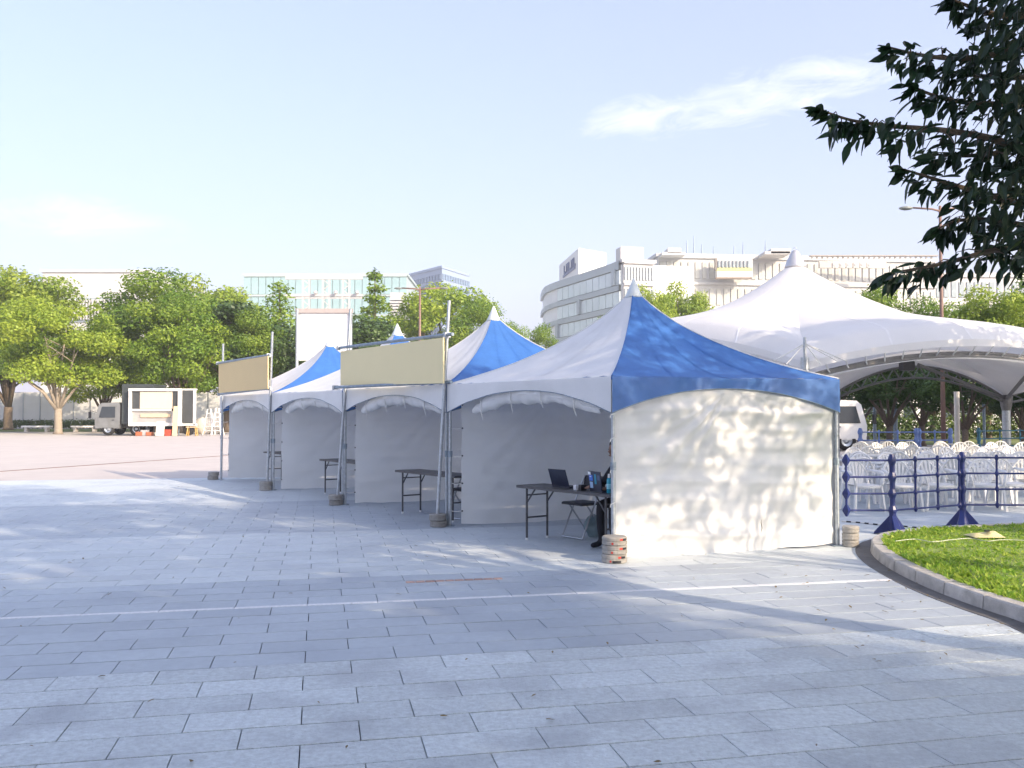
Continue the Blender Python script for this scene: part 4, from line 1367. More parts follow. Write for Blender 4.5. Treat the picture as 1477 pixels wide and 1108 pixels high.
tree_px("d", 448, 455, 74, 0.8, 1.9, "plaza_tree", "small green tree beside the white screen", GL)
tree_px("l", 540, 390, 98, 1.35, 0.3, "cypress_tree", "slender conifer between the white screen and lamp post", GL)
tree_px("d", 522, 452, 84, 1.3, 2.1, "plaza_tree", "low bushy tree at the foot of the slender conifer", GL)
tree_px("c", 632, 388, 104, 1.1, 0.5, "plaza_tree", "round yellow green tree behind the brown lamp post", GL)
tree_px("b", 690, 430, 96, 0.95, 1.5, "plaza_tree", "green tree between the round tree and the second tent's peak", GL)
tree_px("b", 742, 462, 112, 0.6, 2.5, "plaza_tree", "low green tree behind the second tent's peak", GL)
tree_px("b", 782, 465, 100, 0.7, 0.8, "plaza_tree", "low green tree in front of the curved glass office", GL)
tree_px("c", 930, 392, 90, 0.72, 1.2, "plaza_tree", "light yellow green tree just beside the first tent's peak", GL)
tree_px("c", 985, 388, 92, 0.70, 2.6, "plaza_tree", "light yellow green tree before the long cream building's corner", GL)
tree_px("b", 880, 448, 96, 0.6, 0.1, "plaza_tree", "dim green tree below the curved glass office", GL)
tree_px("b", 1268, 408, 62, 0.95, 0.6, "plaza_tree", "olive green tree showing over the canopy below the blank roof letters", GL)
tree_px("b", 1345, 425, 60, 0.9, 2.0, "plaza_tree", "green tree behind the canopy at the lamp post", GL)
tree_px("c", 1425, 392, 56, 1.0, 1.0, "plaza_tree", "tall yellow green tree over the canopy's far side", GL)
tree_px("b", 1510, 385, 58, 1.0, 1.0, "plaza_tree", "tall green tree past the canopy's far side", GL)
GR = "shade trees behind the chairs"
for (px, yt, yd, wm, rz, kd, lab) in ((1240, 505, 47, 1.2, 0.3, "d", "dark shade tree above the white truck"), (1283, 500, 42, 1.1, 1.1, "d", "dark shade tree whose trunk stands behind the far blue barrier"),
                                  (1330, 502, 45, 1.15, 2.1, "d", "dark shade tree left of the brown lamp post"), (1392, 505, 38.5, 1.15, 0.7, "d", "shade tree with thick grey trunk right of the slim bright pole"),
                                  (1450, 500, 46, 1.1, 2.9, "d", "shade tree behind the truss post"), (1475, 520, 40, 0.9, 1.6, "d", "shade tree with sunlit trunk past the truss post"), (1545, 505, 42, 1.1, 0.5, "d", "shade tree furthest along past the truss post")):
    tree_px(kd, px, yt, yd, wm, rz, "shade_tree", lab, GR)

# hedges and far lawn on the right and left
M_hedge = mat("hedge_leaf", (0.04, 0.085, 0.02), 0.6, 0.2, 1.0, trans=0.2, tone=(0.12, 0.17, 0.03))
def hedge(xa, xb, yd, hgt, label, seed, dep=1.2):
    a, b = P(xa, 600, yd), P(xb, 600, yd)
    n = max(4, int((b.x - a.x) / 0.9))
    cl = [((a.x + (b.x - a.x) * (k + .5) / n, yd + random.uniform(-.2, .2), hgt * .52), (0.8, dep * .6, hgt * .52)) for k in range(n)]
    o = bpy.data.objects.new("hedge", leaf_mesh("hedge", cl, int(420 * n), 0.20, seed, M_hedge))
    COL.objects.link(o)
    tag(o, label, "hedge")
    return o
hedge(1225, 1500, 56, 1.5, "long clipped hedge in shade behind the trees by the chairs", 61)
hedge(1230, 1560, 68, 3.2, "tall dark shrub belt closing the view behind the shade trees", 64, 2.0)
hedge(-60, 330, 93, 0.9, "low hedge along the white hoarding", 62)
lw = MB()
a, b = P(-150, 600, 84), P(330, 600, 84)
MB().grid(lambda u, v: Vector((a.x + (b.x - a.x) * u, 78 + 13 * v, -0.012)), 8, 2).build("lawn", mat("far_turf", (0.16, 0.20, 0.05), 0.9, 0.25, 0.6), kind="structure")
a, b = P(1190, 600, 62), P(1560, 600, 62)
MB().grid(lambda u, v: Vector((a.x + (b.x - a.x) * u, 46 + 20 * v, -0.012)), 8, 2).build("lawn", mat("far_turf_right", (0.17, 0.20, 0.06), 0.9, 0.25, 0.6), kind="structure")

# ------------------------------------------------------------------ white hoarding wall behind the plaza
hw = thing("hoarding_wall", "long white panelled hoarding behind the left trees", "wall", (-40, 96, 0))
M_hoard = mat("hoarding_panel", (0.66, 0.67, 0.66), 0.55, 0.06, 0.7, rand=0.04)
a, b = P(-160, 600, 96), P(470, 600, 96)
n = 26
for k in range(n):
    x0, x1 = a.x + (b.x - a.x) * k / n, a.x + (b.x - a.x) * (k + 1) / n
    MB().box(((x0 + x1) / 2, 96 + 0.03 * (k % 2), 1.9), (x1 - x0 - 0.05, 0.12, 3.8)).build("panel", M_hoard, hw)
    MB().box((x0, 95.92, 1.9), (0.08, 0.08, 3.86)).build("post", M_galv, hw)

# right-hand low wall / building strip seen between the trunks
rw = thing("low_pavilion", "low white pavilion seen between the trunks behind the chairs", "building", (40, 82, 0))
a, b = P(1180, 600, 84), P(1560, 600, 84)
MB().box(((a.x + b.x) / 2, 84, 1.9), (b.x - a.x, 3, 3.4)).build("wall", M_white_paint, rw)
MB().box(((a.x + b.x) / 2, 83.8, 3.7), (b.x - a.x + 1, 4.2, 0.3)).build("roof", mat("pavilion_roof", (0.35, 0.34, 0.32), 0.7), rw)
for k in range(14):
    x = a.x + (b.x - a.x) * (k + .5) / 14
    MB().box((x, 82.48, 1.7), (1.1, 0.06, 1.4)).build("window", glass_mat("dim_glass", (0.05, 0.07, 0.08)), rw)

# ------------------------------------------------------------------ stone benches by the hoarding
for (xa, xb, yd, lab) in ((33, 74, 77, "white slab bench left of the pale forked trunk"), (104, 142, 77, "white slab bench between the pale forked trunk and the silver truck")):
    a, b = P(xa, 617, yd), P(xb, 617, yd)
    t = thing("slab_bench", lab, "bench", ((a.x + b.x) / 2, yd, 0), "white slab benches")
    MB().cbox(((a.x + b.x) / 2, yd, 0.45), (b.x - a.x, 0.6, 0.14), 0.02).build("seat", M_white_paint, t)
    for q in (0.14, 0.86):
        MB().box((a.x + (b.x - a.x) * q, yd, 0.19), (0.22, 0.5, 0.38)).build("leg", M_concrete, t)
# ------------------------------------------------------------------ small truck facing left under the trees
M_silver = mat("truck_silver", (0.24, 0.25, 0.25), 0.35, 0.15, 3.0, metal=0.35, dirt=((0.15, 0.15, 0.13), 1.6, 0.6))
M_tyre = mat("tyre", (0.02, 0.02, 0.02), 0.8, 0.2)
M_glassd = glass_mat("cab_glass", (0.03, 0.04, 0.05), 0.08)
def truck(c, face, label, paint, L=6.0, box_col=None, name="parked_truck", s=1.0):
    """cab-over truck; face = +1 drives to +X, -1 to -X; c = point under the cab front on the ground"""
    t = thing(name, label, "truck", c)
    def q(x, y, z): return Vector(c) + Vector((-face * x * s, y * s, z * s))
    # cab profile extruded across
    prof_ = [(0.0, 0.45), (-0.02, 1.05), (0.22, 1.95), (0.42, 2.12), (1.55, 2.16), (1.62, 2.0), (1.62, 0.45)]
    w = 0.95
    vs = [q(x, -w, z) for x, z in prof_] + [q(x, w, z) for x, z in prof_]
    n = len(prof_)
    fs = [tuple(range(n)), tuple(range(2 * n - 1, n - 1, -1))] + [(i, (i + 1) % n, n + (i + 1) % n, n + i) for i in range(n)]
    cab = MB().add(vs, fs).build("cab", paint, t)
    MB().add([q(0.0, -w * .86, 1.12), q(0.0, w * .86, 1.12), q(0.20, w * .82, 1.86), q(0.20, -w * .82, 1.86)] + [q(-0.04, -w * .86, 1.12), q(-0.04, w * .86, 1.12), q(0.16, w * .82, 1.88), q(0.16, -w * .82, 1.88)],
             [(4, 5, 6, 7), (0, 4, 7, 3), (1, 2, 6, 5), (0, 1, 5, 4), (3, 7, 6, 2)]).build("windscreen", M_glassd, cab)
    for sd in (-1, 1):
        y = sd * (w + 0.012)
        d = MB().add([q(0.25, y, 0.5), q(1.35, y, 0.5), q(1.35, y, 1.1), q(0.18, y, 1.1), q(0.25, y + sd * .01, 0.5), q(1.35, y + sd * .01, 0.5), q(1.35, y + sd * .01, 1.1), q(0.18, y + sd * .01, 1.1)], [(4, 5, 6, 7), (0, 1, 5, 4), (2, 3, 7, 6), (0, 4, 7, 3), (1, 2, 6, 5)]).build("door", paint, cab)
        MB().box(q(1.2, y + sd * .03, 1.0), (0.16 * s, 0.03 * s, 0.04 * s)).build("handle", M_black, d)
        MB().add([q(0.26, y, 1.16), q(1.32, y, 1.16), q(1.32, y, 1.88), q(0.46, y, 1.88), q(0.26, y + sd * .012, 1.16), q(1.32, y + sd * .012, 1.16), q(1.32, y + sd * .012, 1.88), q(0.46, y + sd * .012, 1.88)], [(4, 5, 6, 7), (0, 1, 5, 4), (2, 3, 7, 6), (0, 4, 7, 3), (1, 2, 6, 5)]).build("side_window", M_glassd, cab)
        MB().tube([q(0.1, sd * (w + .02), 1.5), q(-0.22, sd * (w + .2), 1.62), q(-0.24, sd * (w + .22), 1.15)], 0.022 * s, 6).build("mirror_arm", M_black, cab)
        MB().cbox(q(-0.24, sd * (w + .22), 1.34), (0.10 * s, 0.20 * s, 0.42 * s), 0.02).build("mirror", M_black, cab)
        MB().lathe([(0.10, -0.02), (0.11, 0.0), (0.09, 0.03)], q(-0.02, sd * .68, 0.78), 12).build("headlight", M_sticker2, cab)
    MB().box(q(-0.05, 0, 0.50), (0.12 * s, 1.9 * s, 0.22 * s)).build("bumper", M_dark_metal, t)
    MB().box(q(L / 2 + .5, 0, 0.62), (L * s * .92, 0.8 * s, 0.16 * s)).build("chassis", M_dark_metal, t)
    for x in (0.85, L - 1.2):
        for sd in (-1, 1):
            cc = q(x, sd * 0.84, 0.42)
            wv = MB()
            prof2 = [(0.24, -0.12), (0.38, -0.12), (0.42, -0.07), (0.42, 0.07), (0.38, 0.12), (0.24, 0.12)]
            nn = 20
            vs = [cc + Vector((r * s * cos(2 * pi * j / nn), z * s, r * s * sin(2 * pi * j / nn))) for r, z in prof2 for j in range(nn)]
            fs = [(i * nn + j, i * nn + (j + 1) % nn, (i + 1) * nn + (j + 1) % nn, (i + 1) * nn + j) for i in range(5) for j in range(nn)]
            ty = wv.add(vs, fs).build("wheel", M_tyre, t, smooth=True)
            vs = [cc + Vector((r * s * cos(2 * pi * j / nn), z * s * sd, r * s * sin(2 * pi * j / nn))) for r, z in [(0.245, 0.09), (0.14, 0.05), (0.06, 0.10)] for j in range(nn)]
            fs = [(i * nn + j, i * nn + (j + 1) % nn, (i + 1) * nn + (j + 1) % nn, (i + 1) * nn + j) for i in range(2) for j in range(nn)] + [tuple(2 * nn + j for j in range(nn))]
            MB().add(vs, fs).build("rim", M_galv, ty)
    if box_col is not None:
        MB().cbox(q(1.75 + (L - 1.75) / 2, 0, 2.05), ((L - 1.8) * s, 2.05 * s, 2.6 * s), 0.04).build("cargo_box", box_col, t)
    return t
M_darkbox = mat("dark_box_body", (0.045, 0.055, 0.055), 0.5, 0.2, 2)
c = V2(P(146, 640, 66))
truck(c, -1, "silver cab-over truck with dark box body parked under the left trees", M_silver, 3.9, M_darkbox, s=1.1)
c = V2(P(1238, 640, 40))
truck(c, 1, "white cab-over truck parked behind the tent row near the shade trees", M_white_paint, 5.5, M_white_paint, s=1.02)

# ------------------------------------------------------------------ display trailer with white frames and boards
def at(x, y, Y): return P(x, y, Y)
DY = 64.5
dt = thing("display_trailer", "display trailer with white frames, dark panels and beige boards", "trailer", V2(P(225, 640, DY)))
M_dpanel = mat("display_dark_panel", (0.055, 0.06, 0.062), 0.35, 0.3, 1.5)
M_beige = mat("beige_panel", (0.62, 0.53, 0.42), 0.6, 0.05, 2)
M_ply = mat("pale_plywood", (0.66, 0.52, 0.33), 0.7, 0.12, 5)
def rect(x0, y0, x1, y1, Y, th, name, m, parent):
    a, b = P(x0, y1, Y), P(x1, y0, Y)
    return MB().box(((a.x + b.x) / 2, Y, (a.z + b.z) / 2), (abs(b.x - a.x), th, abs(b.z - a.z))).build(name, m, parent)
rect(188, 565, 261, 611, DY + 1.3, 1.9, "body", M_darkbox, dt)
for (x0, y0, x1, y1) in ((186, 560.5, 262, 564), (186, 610, 262, 614.5), (186, 564, 190, 610), (257, 564, 262, 610)):
    rect(x0, y0, x1, y1, DY, 0.24, "frame_bar", M_white_paint, dt)
rect(190, 564, 202, 590, DY + 0.12, 0.1, "dark_panel", M_dpanel, dt)
rect(202, 565, 249, 589.5, DY + 0.06, 0.1, "beige_board", M_beige, dt)
rect(249, 564, 257, 590, DY + 0.12, 0.1, "dark_panel", M_dpanel, dt)
rect(190, 590, 247, 593, DY + 0.05, 0.16, "frame_bar", M_white_paint, dt)
rect(190, 593, 257, 610, DY + 0.16, 0.1, "grey_panel", mat("grey_panel", (0.36, 0.35, 0.34), 0.6, 0.1, 2), dt)
rect(203, 597, 246, 602, DY + 0.06, 0.08, "plank", M_ply, dt)
for (x0, y0, x1, y1, m) in ((262, 563, 279, 611, M_dpanel), (279, 562, 282.5, 613, M_white_paint), (262, 560.8, 284, 563, M_white_paint), (262, 611, 284, 614, M_white_paint)):
    rect(x0, y0, x1, y1, DY + 0.3, 0.2, "dark_panel" if m is M_dpanel else "frame_bar", m, dt)
for k, px in enumerate((196, 246, 272)):
    cc = V2(P(px, 640, DY + 0.6), 0.40)
    vs = [cc + Vector((r * cos(2 * pi * j / 18), z, r * sin(2 * pi * j / 18))) for r, z in [(0.2, -.1), (0.40, -.1), (0.40, .1), (0.2, .1)] for j in range(18)]
    MB().add(vs, [(i * 18 + j, i * 18 + (j + 1) % 18, (i + 1) * 18 + (j + 1) % 18, (i + 1) * 18 + j) for i in range(3) for j in range(18)] + [tuple(range(18))]).build("wheel", M_tyre, dt, smooth=False)
for px in (212, 232, 258):
    a = P(px, 612, DY + .5)
    MB().bar(V2(a, 0), V2(a, a.z), 0.08, 0.08).build("prop_leg", M_galv_d, dt)
# boards leaning against it, crates, stool, ladders
def board(x0, y0, x1, y1, Y, label, m, lean=0.25, cat="board", name="leaning_board"):
    a, b = P(x0, y1, Y), P(x1, y0, Y)
    h_ = b.z
    t = MB()
    vs = [(a.x, Y - lean, 0), (b.x, Y - lean, 0), (b.x, Y, h_), (a.x, Y, h_)]
    t.add([Vector(v) + Vector((0, dy, 0)) for dy in (0, 0.04) for v in vs], [(0, 1, 2, 3), (7, 6, 5, 4), (0, 4, 5, 1), (2, 6, 7, 3), (0, 3, 7, 4), (1, 5, 6, 2)])
    return t.build(name, m, None, org=(a.x, Y - lean, 0), label=label, cat=cat)
board(226, 608, 238, 629, DY - 0.8, "pale square board leaning on the trailer's lower frame", mat("cream_board", (0.70, 0.64, 0.54), 0.6, 0.05))
board(250, 586, 257.5, 626, DY - 0.5, "tall narrow pale plank leaning on the display trailer", M_ply)
def crate(px, Y, w, h_, col, label, dz=0.0):
    p = V2(P(px, 640, Y), dz)
    t = thing("crate", label, "crate", p, "crates under the display trailer")
    MB().box(p + Vector((0, 0, 0.02)), (w, w * .7, 0.04)).build("base", col, t)
    for sx in (-1, 1):
        MB().box(p + Vector((sx * (w / 2 - .02), 0, h_ / 2 + .02)), (0.04, w * .7 - .002, h_)).build("side", col, t)
        MB().box(p + Vector((0, sx * (w * .35 - .02), h_ / 2 + .021)), (w - .09, 0.036, h_ * .96)).build("side", col, t)
M_or = mat("orange_plastic", (0.40, 0.13, 0.06), 0.5, 0.1)
crate(201, DY - .3, 0.45, 0.26, M_or, "orange plastic crate under the display trailer beside the wheel")
crate(209, DY - .2, 0.5, 0.38, mat("grey_crate", (0.4, 0.4, 0.4), 0.6), "grey crate under the display trailer between two orange ones")
crate(216, DY - .3, 0.45, 0.24, M_or, "orange plastic crate under the display trailer near the leaning square board")
crate(243, DY - .4, 0.45, 0.42, mat("red_crate", (0.5, 0.08, 0.05), 0.5), "red crate between the leaning boards")
p = V2(P(277, 640, DY - 1))
st = thing("wooden_stool", "small yellowish wooden stool at the end of the display trailer", "stool", p)
MB().cbox(p + Vector((0, 0, 0.62)), (0.75, 0.45, 0.06), 0.01).build("seat", M_ply, st)
for sx in (-1, 1):
    for sy in (-1, 1):
        MB().bar(p + Vector((sx * .26, sy * .14, .6)), p + Vector((sx * .33, sy * .19, 0)), 0.06, 0.06).build("leg", mat("stool_wood", (0.5, 0.3, 0.08), 0.6), st)
for (px, Y, hgt, lab) in ((301, 66.5, 1.9, "white folding stepladder nearer the display trailer"), (313, 65.8, 1.95, "white folding stepladder closer to the tan sign")):
    p = V2(P(px, 640, Y))
    t = thing("step_ladder", lab, "ladder", p, "white stepladders")
    for sx in (-1, 1):
        MB().bar(p + Vector((sx * .36, -.3, 0)), p + Vector((sx * .12, 0, hgt)), 0.07, 0.05).build("rail", M_white_paint, t)
        MB().bar(p + Vector((sx * .36, .45, 0)), p + Vector((sx * .12, 0.05, hgt)), 0.06, 0.05).build("rail", M_white_paint, t)
    for k in range(1, 6):
        f = k / 6
        MB().box(p + Vector((0, -.3 * (1 - f), hgt * f)), (0.70 - .46 * f, 0.12, 0.04)).build("rung", M_white_paint, t)
# pale rocks and bags near the ladders
M_sack = mat("pale_sack", (0.55, 0.50, 0.42), 0.85, 0.2, 3)
for k, (px, yd, w, hh, lab) in enumerate(((292, 70, 1.5, 1.3, "pale bulky sack behind the stepladders next to the trailer"), (306, 71, 1.9, 1.7, "large pale sack heaped behind the stepladders"))):
    p = V2(P(px, 640, yd))
    MB().grid(lambda u, v: p + Vector((w * .5 * spw(sin(pi * (0.12 + .88 * v)), .6) * cos(2 * pi * u) * (1 + .3 * vnoise(u * 5, v * 4, k)), w * .4 * spw(sin(pi * (0.12 + .88 * v)), .6) * sin(2 * pi * u), hh * v)), 20, 12).build("bulk_sack", M_sack, None, True, org=p, label=lab, cat="sack")

# ------------------------------------------------------------------ outdoor screen behind the trees
sc_ = thing("outdoor_screen", "big blank white screen on grey posts rising behind the end tent", "screen", V2(P(468, 640, 62)))
rect(431, 451, 508, 520, 62.0, 0.15, "screen_sheet", mat("screen_white", (0.80, 0.81, 0.82), 0.6, 0.03, 0.5), sc_)
rect(427, 445.5, 509, 451.5, 61.9, 0.3, "top_beam", mat("beam_greyred", (0.36, 0.32, 0.31), 0.6, 0.1), sc_)
for px in (429, 506):
    a = P(px, 447, 61.8)
    MB().tube([V2(a, 0), a], 0.11, 10).build("post", M_galv, sc_)

# ------------------------------------------------------------------ far buildings
M_cream = mat("cream_facade", (0.47, 0.475, 0.46), 0.7, 0.05, 0.08)
M_offw = mat("offwhite_facade", (0.50, 0.50, 0.49), 0.7, 0.05, 0.08)
M_win = glass_mat("far_window", (0.26, 0.31, 0.33), 0.15)
M_win_g = glass_mat("green_window", (0.24, 0.36, 0.36), 0.12)
def building(name, label, p0, p1, hgt, depth, wallm, cols, rows_, winm, z0=1.0, wfrac=0.62, hfrac=0.55, skip=None, cap=True):
    """block with its front from p0 to p1 (ground points); real recessed-looking panes and sills on the front"""
    p0, p1 = V2(p0), V2(p1)
    d = (p1 - p0)
    L = d.length
    dn = d.normalized()
    nn = Vector((dn.y, -dn.x, 0))
    if nn.y > 0: nn = -nn
    cn = (p0 + p1) / 2
    t = thing(name, label, "building", cn)
    rz = math.atan2(dn.y, dn.x)
    wl2 = MB().box(cn - nn * (depth / 2) + Vector((0, 0, hgt / 2)), (L, depth, hgt), rz).build("wall", wallm, t)
    if cap:
        MB().box(cn - nn * (depth / 2) + Vector((0, 0, hgt + 0.3)), (L + 0.8, depth + 0.8, 0.6), rz).build("roof_parapet", wallm, t)
    if cols:
        cw, rh = L / cols, (hgt - z0) / rows_
        wm = MB().box((0, 0, 0), (cw * wfrac, 0.3, rh * hfrac)).mesh("window", winm)
        for r in range(rows_):
            for k in range(cols):
                if skip and skip(k, r):
                    continue
                c = p0 + dn * (cw * (k + .5)) + nn * 0.06 + Vector((0, 0, z0 + rh * (r + .5)))
                link_part("window", wm, t, c, (0, 0, rz))
        for r in range(rows_ + 1):
            MB().box(cn + nn * 0.22 + Vector((0, 0, z0 + rh * r)), (L, 0.45, rh * 0.10), rz).build("ledge", wallm, t)
    return t, p0, dn, nn, rz
def blk(t, c, d, rz, name, m):
    return MB().box(c, d, rz).build(name, m, t)
# left cream hall with upright fins
Z = 200
a, b = P(58, 600, Z), P(212, 600, Z)
hh = P(60, 393, Z).z
t, p0, dn, nn, rz = building("cream_hall", "broad cream building with upright fins above the left trees", a, b, hh, 40, M_cream, 0, 0, None)
for k in range(16):
    px = 92 + k * 4.2
    q0, q1 = P(px, 461, Z - .6), P(px, 432, Z - .6)
    blk(t, (q0 + q1) / 2, (0.28, 0.8, q1.z - q0.z), 0, "fin", M_offw)
q0, q1 = P(88, 465, Z), P(160, 430, Z)
blk(t, Vector(((q0.x + q1.x) / 2, Z - 0.15, (q0.z + q1.z) / 2)), (q1.x - q0.x, 0.4, q1.z - q0.z), 0, "glazing", M_win)
# pale green glass block with the steel lattice in front
Z = 225
a, b = P(350, 600, Z), P(586, 600, Z)
building("glass_block", "pale green glass building behind the white lattice frame", a, b, P(400, 398, Z).z, 30, mat("pale_green_panel", (0.36, 0.44, 0.43), 0.35, 0.06, 0.1), 22, 7, mat("pale_green_glass", (0.27, 0.40, 0.42), 0.2, 0.12, 0.2), wfrac=0.90, hfrac=0.85)
lt = thing("lattice_frame", "white steel lattice frame standing in front of the green glass building", "frame", V2(P(470, 640, 205)))
M_lat = mat("lattice_white", (0.46, 0.45, 0.44), 0.5, 0.05)
for px in (440, 469, 498):
    p, q = P(px, 640, 205), P(px, 399, 205)
    b = MB()
    w = 0.75
    for sx in (-w, w):
        b.bar((p.x + sx, 205, 0), (p.x + sx, 205, q.z), 0.35, 0.35)
    k = 0
    z = 20.0
    while z < q.z - 1.2:
        b.bar((p.x - w, 205, z), (p.x + w, 205, z + 1.2), 0.2, 0.2)
        b.bar((p.x + w, 205, z + 1.2), (p.x - w, 205, z + 2.4), 0.2, 0.2)
        z += 2.4
    b.build("lattice_column", M_lat, lt)
for (yy, th) in ((401, 0.7), (426, 0.6), (430, 0.3)):
    p, q = P(412, yy, 205), P(523, yy, 205)
    MB().bar(p, q, 0.4, th).build("crossbeam", M_lat, lt)
for px in (455, 484, 515):
    p = P(px, 422, 204)
    MB().lathe([(0.15, -.35), (0.45, -.2), (0.45, .2), (0.2, .4)], p, 10).build("floodlight", M_lat, lt)
# louvred tower stub, blue-grey high-rise
Z = 190
a, b = P(562, 600, Z), P(582, 600, Z)
t, p0, dn, nn, rz = building("louvred_block", "narrow grey louvred block between the slender conifer and round tree", a, b, P(570, 422, Z).z, 10, mat("louvre_grey", (0.42, 0.43, 0.44), 0.6), 0, 0, None, cap=False)
for k in range(12):
    yy = 432 + k * 4.2
    q = P(572, yy, Z)
    blk(t, Vector((q.x, Z - .2, q.z)), ((b.x - a.x) * .96, 0.5, 0.28), 0, "louvre", M_offw)
Z = 360
a, m_, b = P(588, 600, 372), P(637, 600, 350), P(677, 600, 372)
hz2 = P(637, 387, 350).z
M_hr = mat("highrise_blue", (0.24, 0.31, 0.42), 0.35, 0.05, 0.1)
t = thing("high_rise", "blue grey high-rise tower behind the round yellow green tree", "building", V2(m_))
poly = [(a.x, a.y), (m_.x, m_.y), (b.x, b.y), (b.x - 4, b.y + 30), (a.x + 4, a.y + 30)]
MB().prism(poly, 0, hz2).build("wall", M_hr, t)
MB().prism([(x * 1.0, y - 0.8) for x, y in poly], hz2, hz2 + 1.0).build("roof_parapet", M_hr, t)
for (q0, q1, nc) in ((a, m_, 12), (m_, b, 11)):
    q0, q1 = V2(q0), V2(q1)
    dv = q1 - q0
    rz = math.atan2(dv.y, dv.x)
    nv = Vector((dv.y, -dv.x, 0)).normalized()
    wm = MB().box((0, 0, 0), (dv.length / nc * .7, 0.4, 2.2)).mesh("window", glass_mat("hr_window", (0.13, 0.19, 0.28), 0.15))
    for r in range(7):
        for k in range(nc):
            c = q0 + dv * ((k + .5) / nc) + nv * 0.1 + Vector((0, 0, hz2 - 3.2 - r * 3.6))
            link_part("window", wm, t, c, (0, 0, rz))
# white tower with a blue letter sign
m_ = P(835, 600, 240)
l_, r_ = P(807, 600, 268), P(875, 600, 247)
ht = P(835, 358, 240).z
M_tw = mat("tower_white", (0.62, 0.62, 0.60), 0.6, 0.03, 0.1)
t = thing("white_tower", "plain white stair tower carrying a small blue letter sign", "building", V2(m_))
poly = [(l_.x, l_.y), (m_.x, m_.y), (r_.x, r_.y), (r_.x - 7, r_.y + 28)]
MB().prism(poly, 0, ht).build("wall", M_tw, t)
dv = V2(m_) - V2(l_)
nv = Vector((dv.y, -dv.x, 0)).normalized()
rz = math.atan2(dv.y, dv.x)
M_sgn = mat("sign_blue", (0.02, 0.05, 0.16), 0.4, 0.1)
def on_face(u, z): return V2(l_) + dv * u + nv * 0.15 + Vector((0, 0, z))
zc = P(822, 389, 255).z
sg = MB().box(on_face(0.55, zc - 1.1), (dv.length * .62, 0.2, 0.7), rz).build("sign_base", M_sgn, t)
for k in range(5):
    u = 0.30 + k * 0.125
    b = MB()
    b.box(on_face(u, zc + .5), (0.5, 0.25, 2.6), rz)
    b.box(on_face(u + 0.045, zc + .5 + (0.9 if k % 2 else -0.9)), (1.4, 0.22, 0.6), rz)
    if k in (1, 3): b.box(on_face(u + 0.07, zc + .5), (0.5, 0.25, 2.6), rz)
    b.build("sign_letter", M_sgn, sg)
# curved glass office
zl, zr = 198.0, 160.0
hcv = P(940, 374, 158).z
pts = [P(783, 600, zl + 16), P(785, 600, zl + 8), P(789, 600, zl + 2), P(796, 600, zl - 2), P(806, 600, zl - 6)]
e0, e1 = V2(P(806, 600, zl - 6)), V2(P(897, 600, 166))
front = [V2(p) for p in pts] + [e0.lerp(e1, k / 10) for k in range(1, 11)]
t = thing("curved_office", "curved glass office with horizontal window bands behind the first tent's peak", "building", front[4])
back = [front[-1] + Vector((14, 3, 0)), front[-1] + Vector((20, 40, 0)), front[0] + Vector((10, 30, 0))]
poly = [(p.x, p.y) for p in front] + [(p.x, p.y) for p in back]
hcv = P(897, 381, 166).z
MB().prism(poly, 0, hcv).build("wall", mat("office_pale", (0.60, 0.63, 0.63), 0.5, 0.05, 0.1), t)
M_band_d = mat("office_band_grey", (0.30, 0.35, 0.37), 0.4, 0.1, 0.2)
M_band_g = mat("office_glass", (0.50, 0.58, 0.60), 0.15, 0.10, 0.15)
def wrap(z0, z1, off, m, name):
    b = MB()
    for k in range(len(front) - 1):
        p, q = front[k], front[k + 1]
        n_ = Vector(((q - p).y, -(q - p).x, 0)).normalized() * off
        b.add([p + n_ + Vector((0, 0, z0)), q + n_ + Vector((0, 0, z0)), q + n_ + Vector((0, 0, z1)), p + n_ + Vector((0, 0, z1)), p + Vector((0, 0, z0)), q + Vector((0, 0, z0)), q + Vector((0, 0, z1)), p + Vector((0, 0, z1))],
              [(0, 1, 2, 3), (3, 2, 6, 7), (4, 5, 1, 0)])
    return b.build(name, m, t)
fl = 3.9
for k in range(6):
    zt = hcv - k * fl
    wrap(zt - 1.0, zt - 0.0 if k else zt + 0.5, 0.55, M_band_d, "spandrel_band")
    for j in range(1, 11):
        p, q = front[j + 3], front[j + 4]
        dvv = q - p
        n_ = Vector((dvv.y, -dvv.x, 0)).normalized()
        MB().box((p + q) / 2 + n_ * 0.2 + Vector((0, 0, zt - 2.45)), (dvv.length * .94, 0.3, 2.6), math.atan2(dvv.y, dvv.x)).build("window", M_band_g, t)
for (u, k) in ((0.93, 1), (0.40, 2), (0.02, 3)):
    p = e0.lerp(e1, u)
    n_ = Vector(((e1 - e0).y, -(e1 - e0).x, 0)).normalized()
    MB().box(p + n_ * 0.6 + Vector((0, 0, hcv - k * fl + 1.6)), (1.2, 0.5, 3.0), math.atan2((e1 - e0).y, (e1 - e0).x)).build("vent_shaft", M_band_d, t)
# sunlit end with railing and roof box of the same office
end0, end1 = V2(P(898, 600, 165.5)), V2(P(944, 600, 167))
building("office_annex", "sunlit cream office end with railings above the first tent's peak", end0 + Vector((.3, 0, 0)), end1, P(915, 379, 166).z, 6, M_offw, 10, 7, M_win, wfrac=0.5, hfrac=0.6)
p = P(908, 371, 172)
MB().cbox(V2(p, P(908, 376, 172).z + 1.2), (4.5, 3, 2.4), 0.1, 0.2).build("roof_house", M_offw, None, org=V2(p, P(908, 376, 172).z), label="small white roof house on the sunlit office end", cat="roof house")
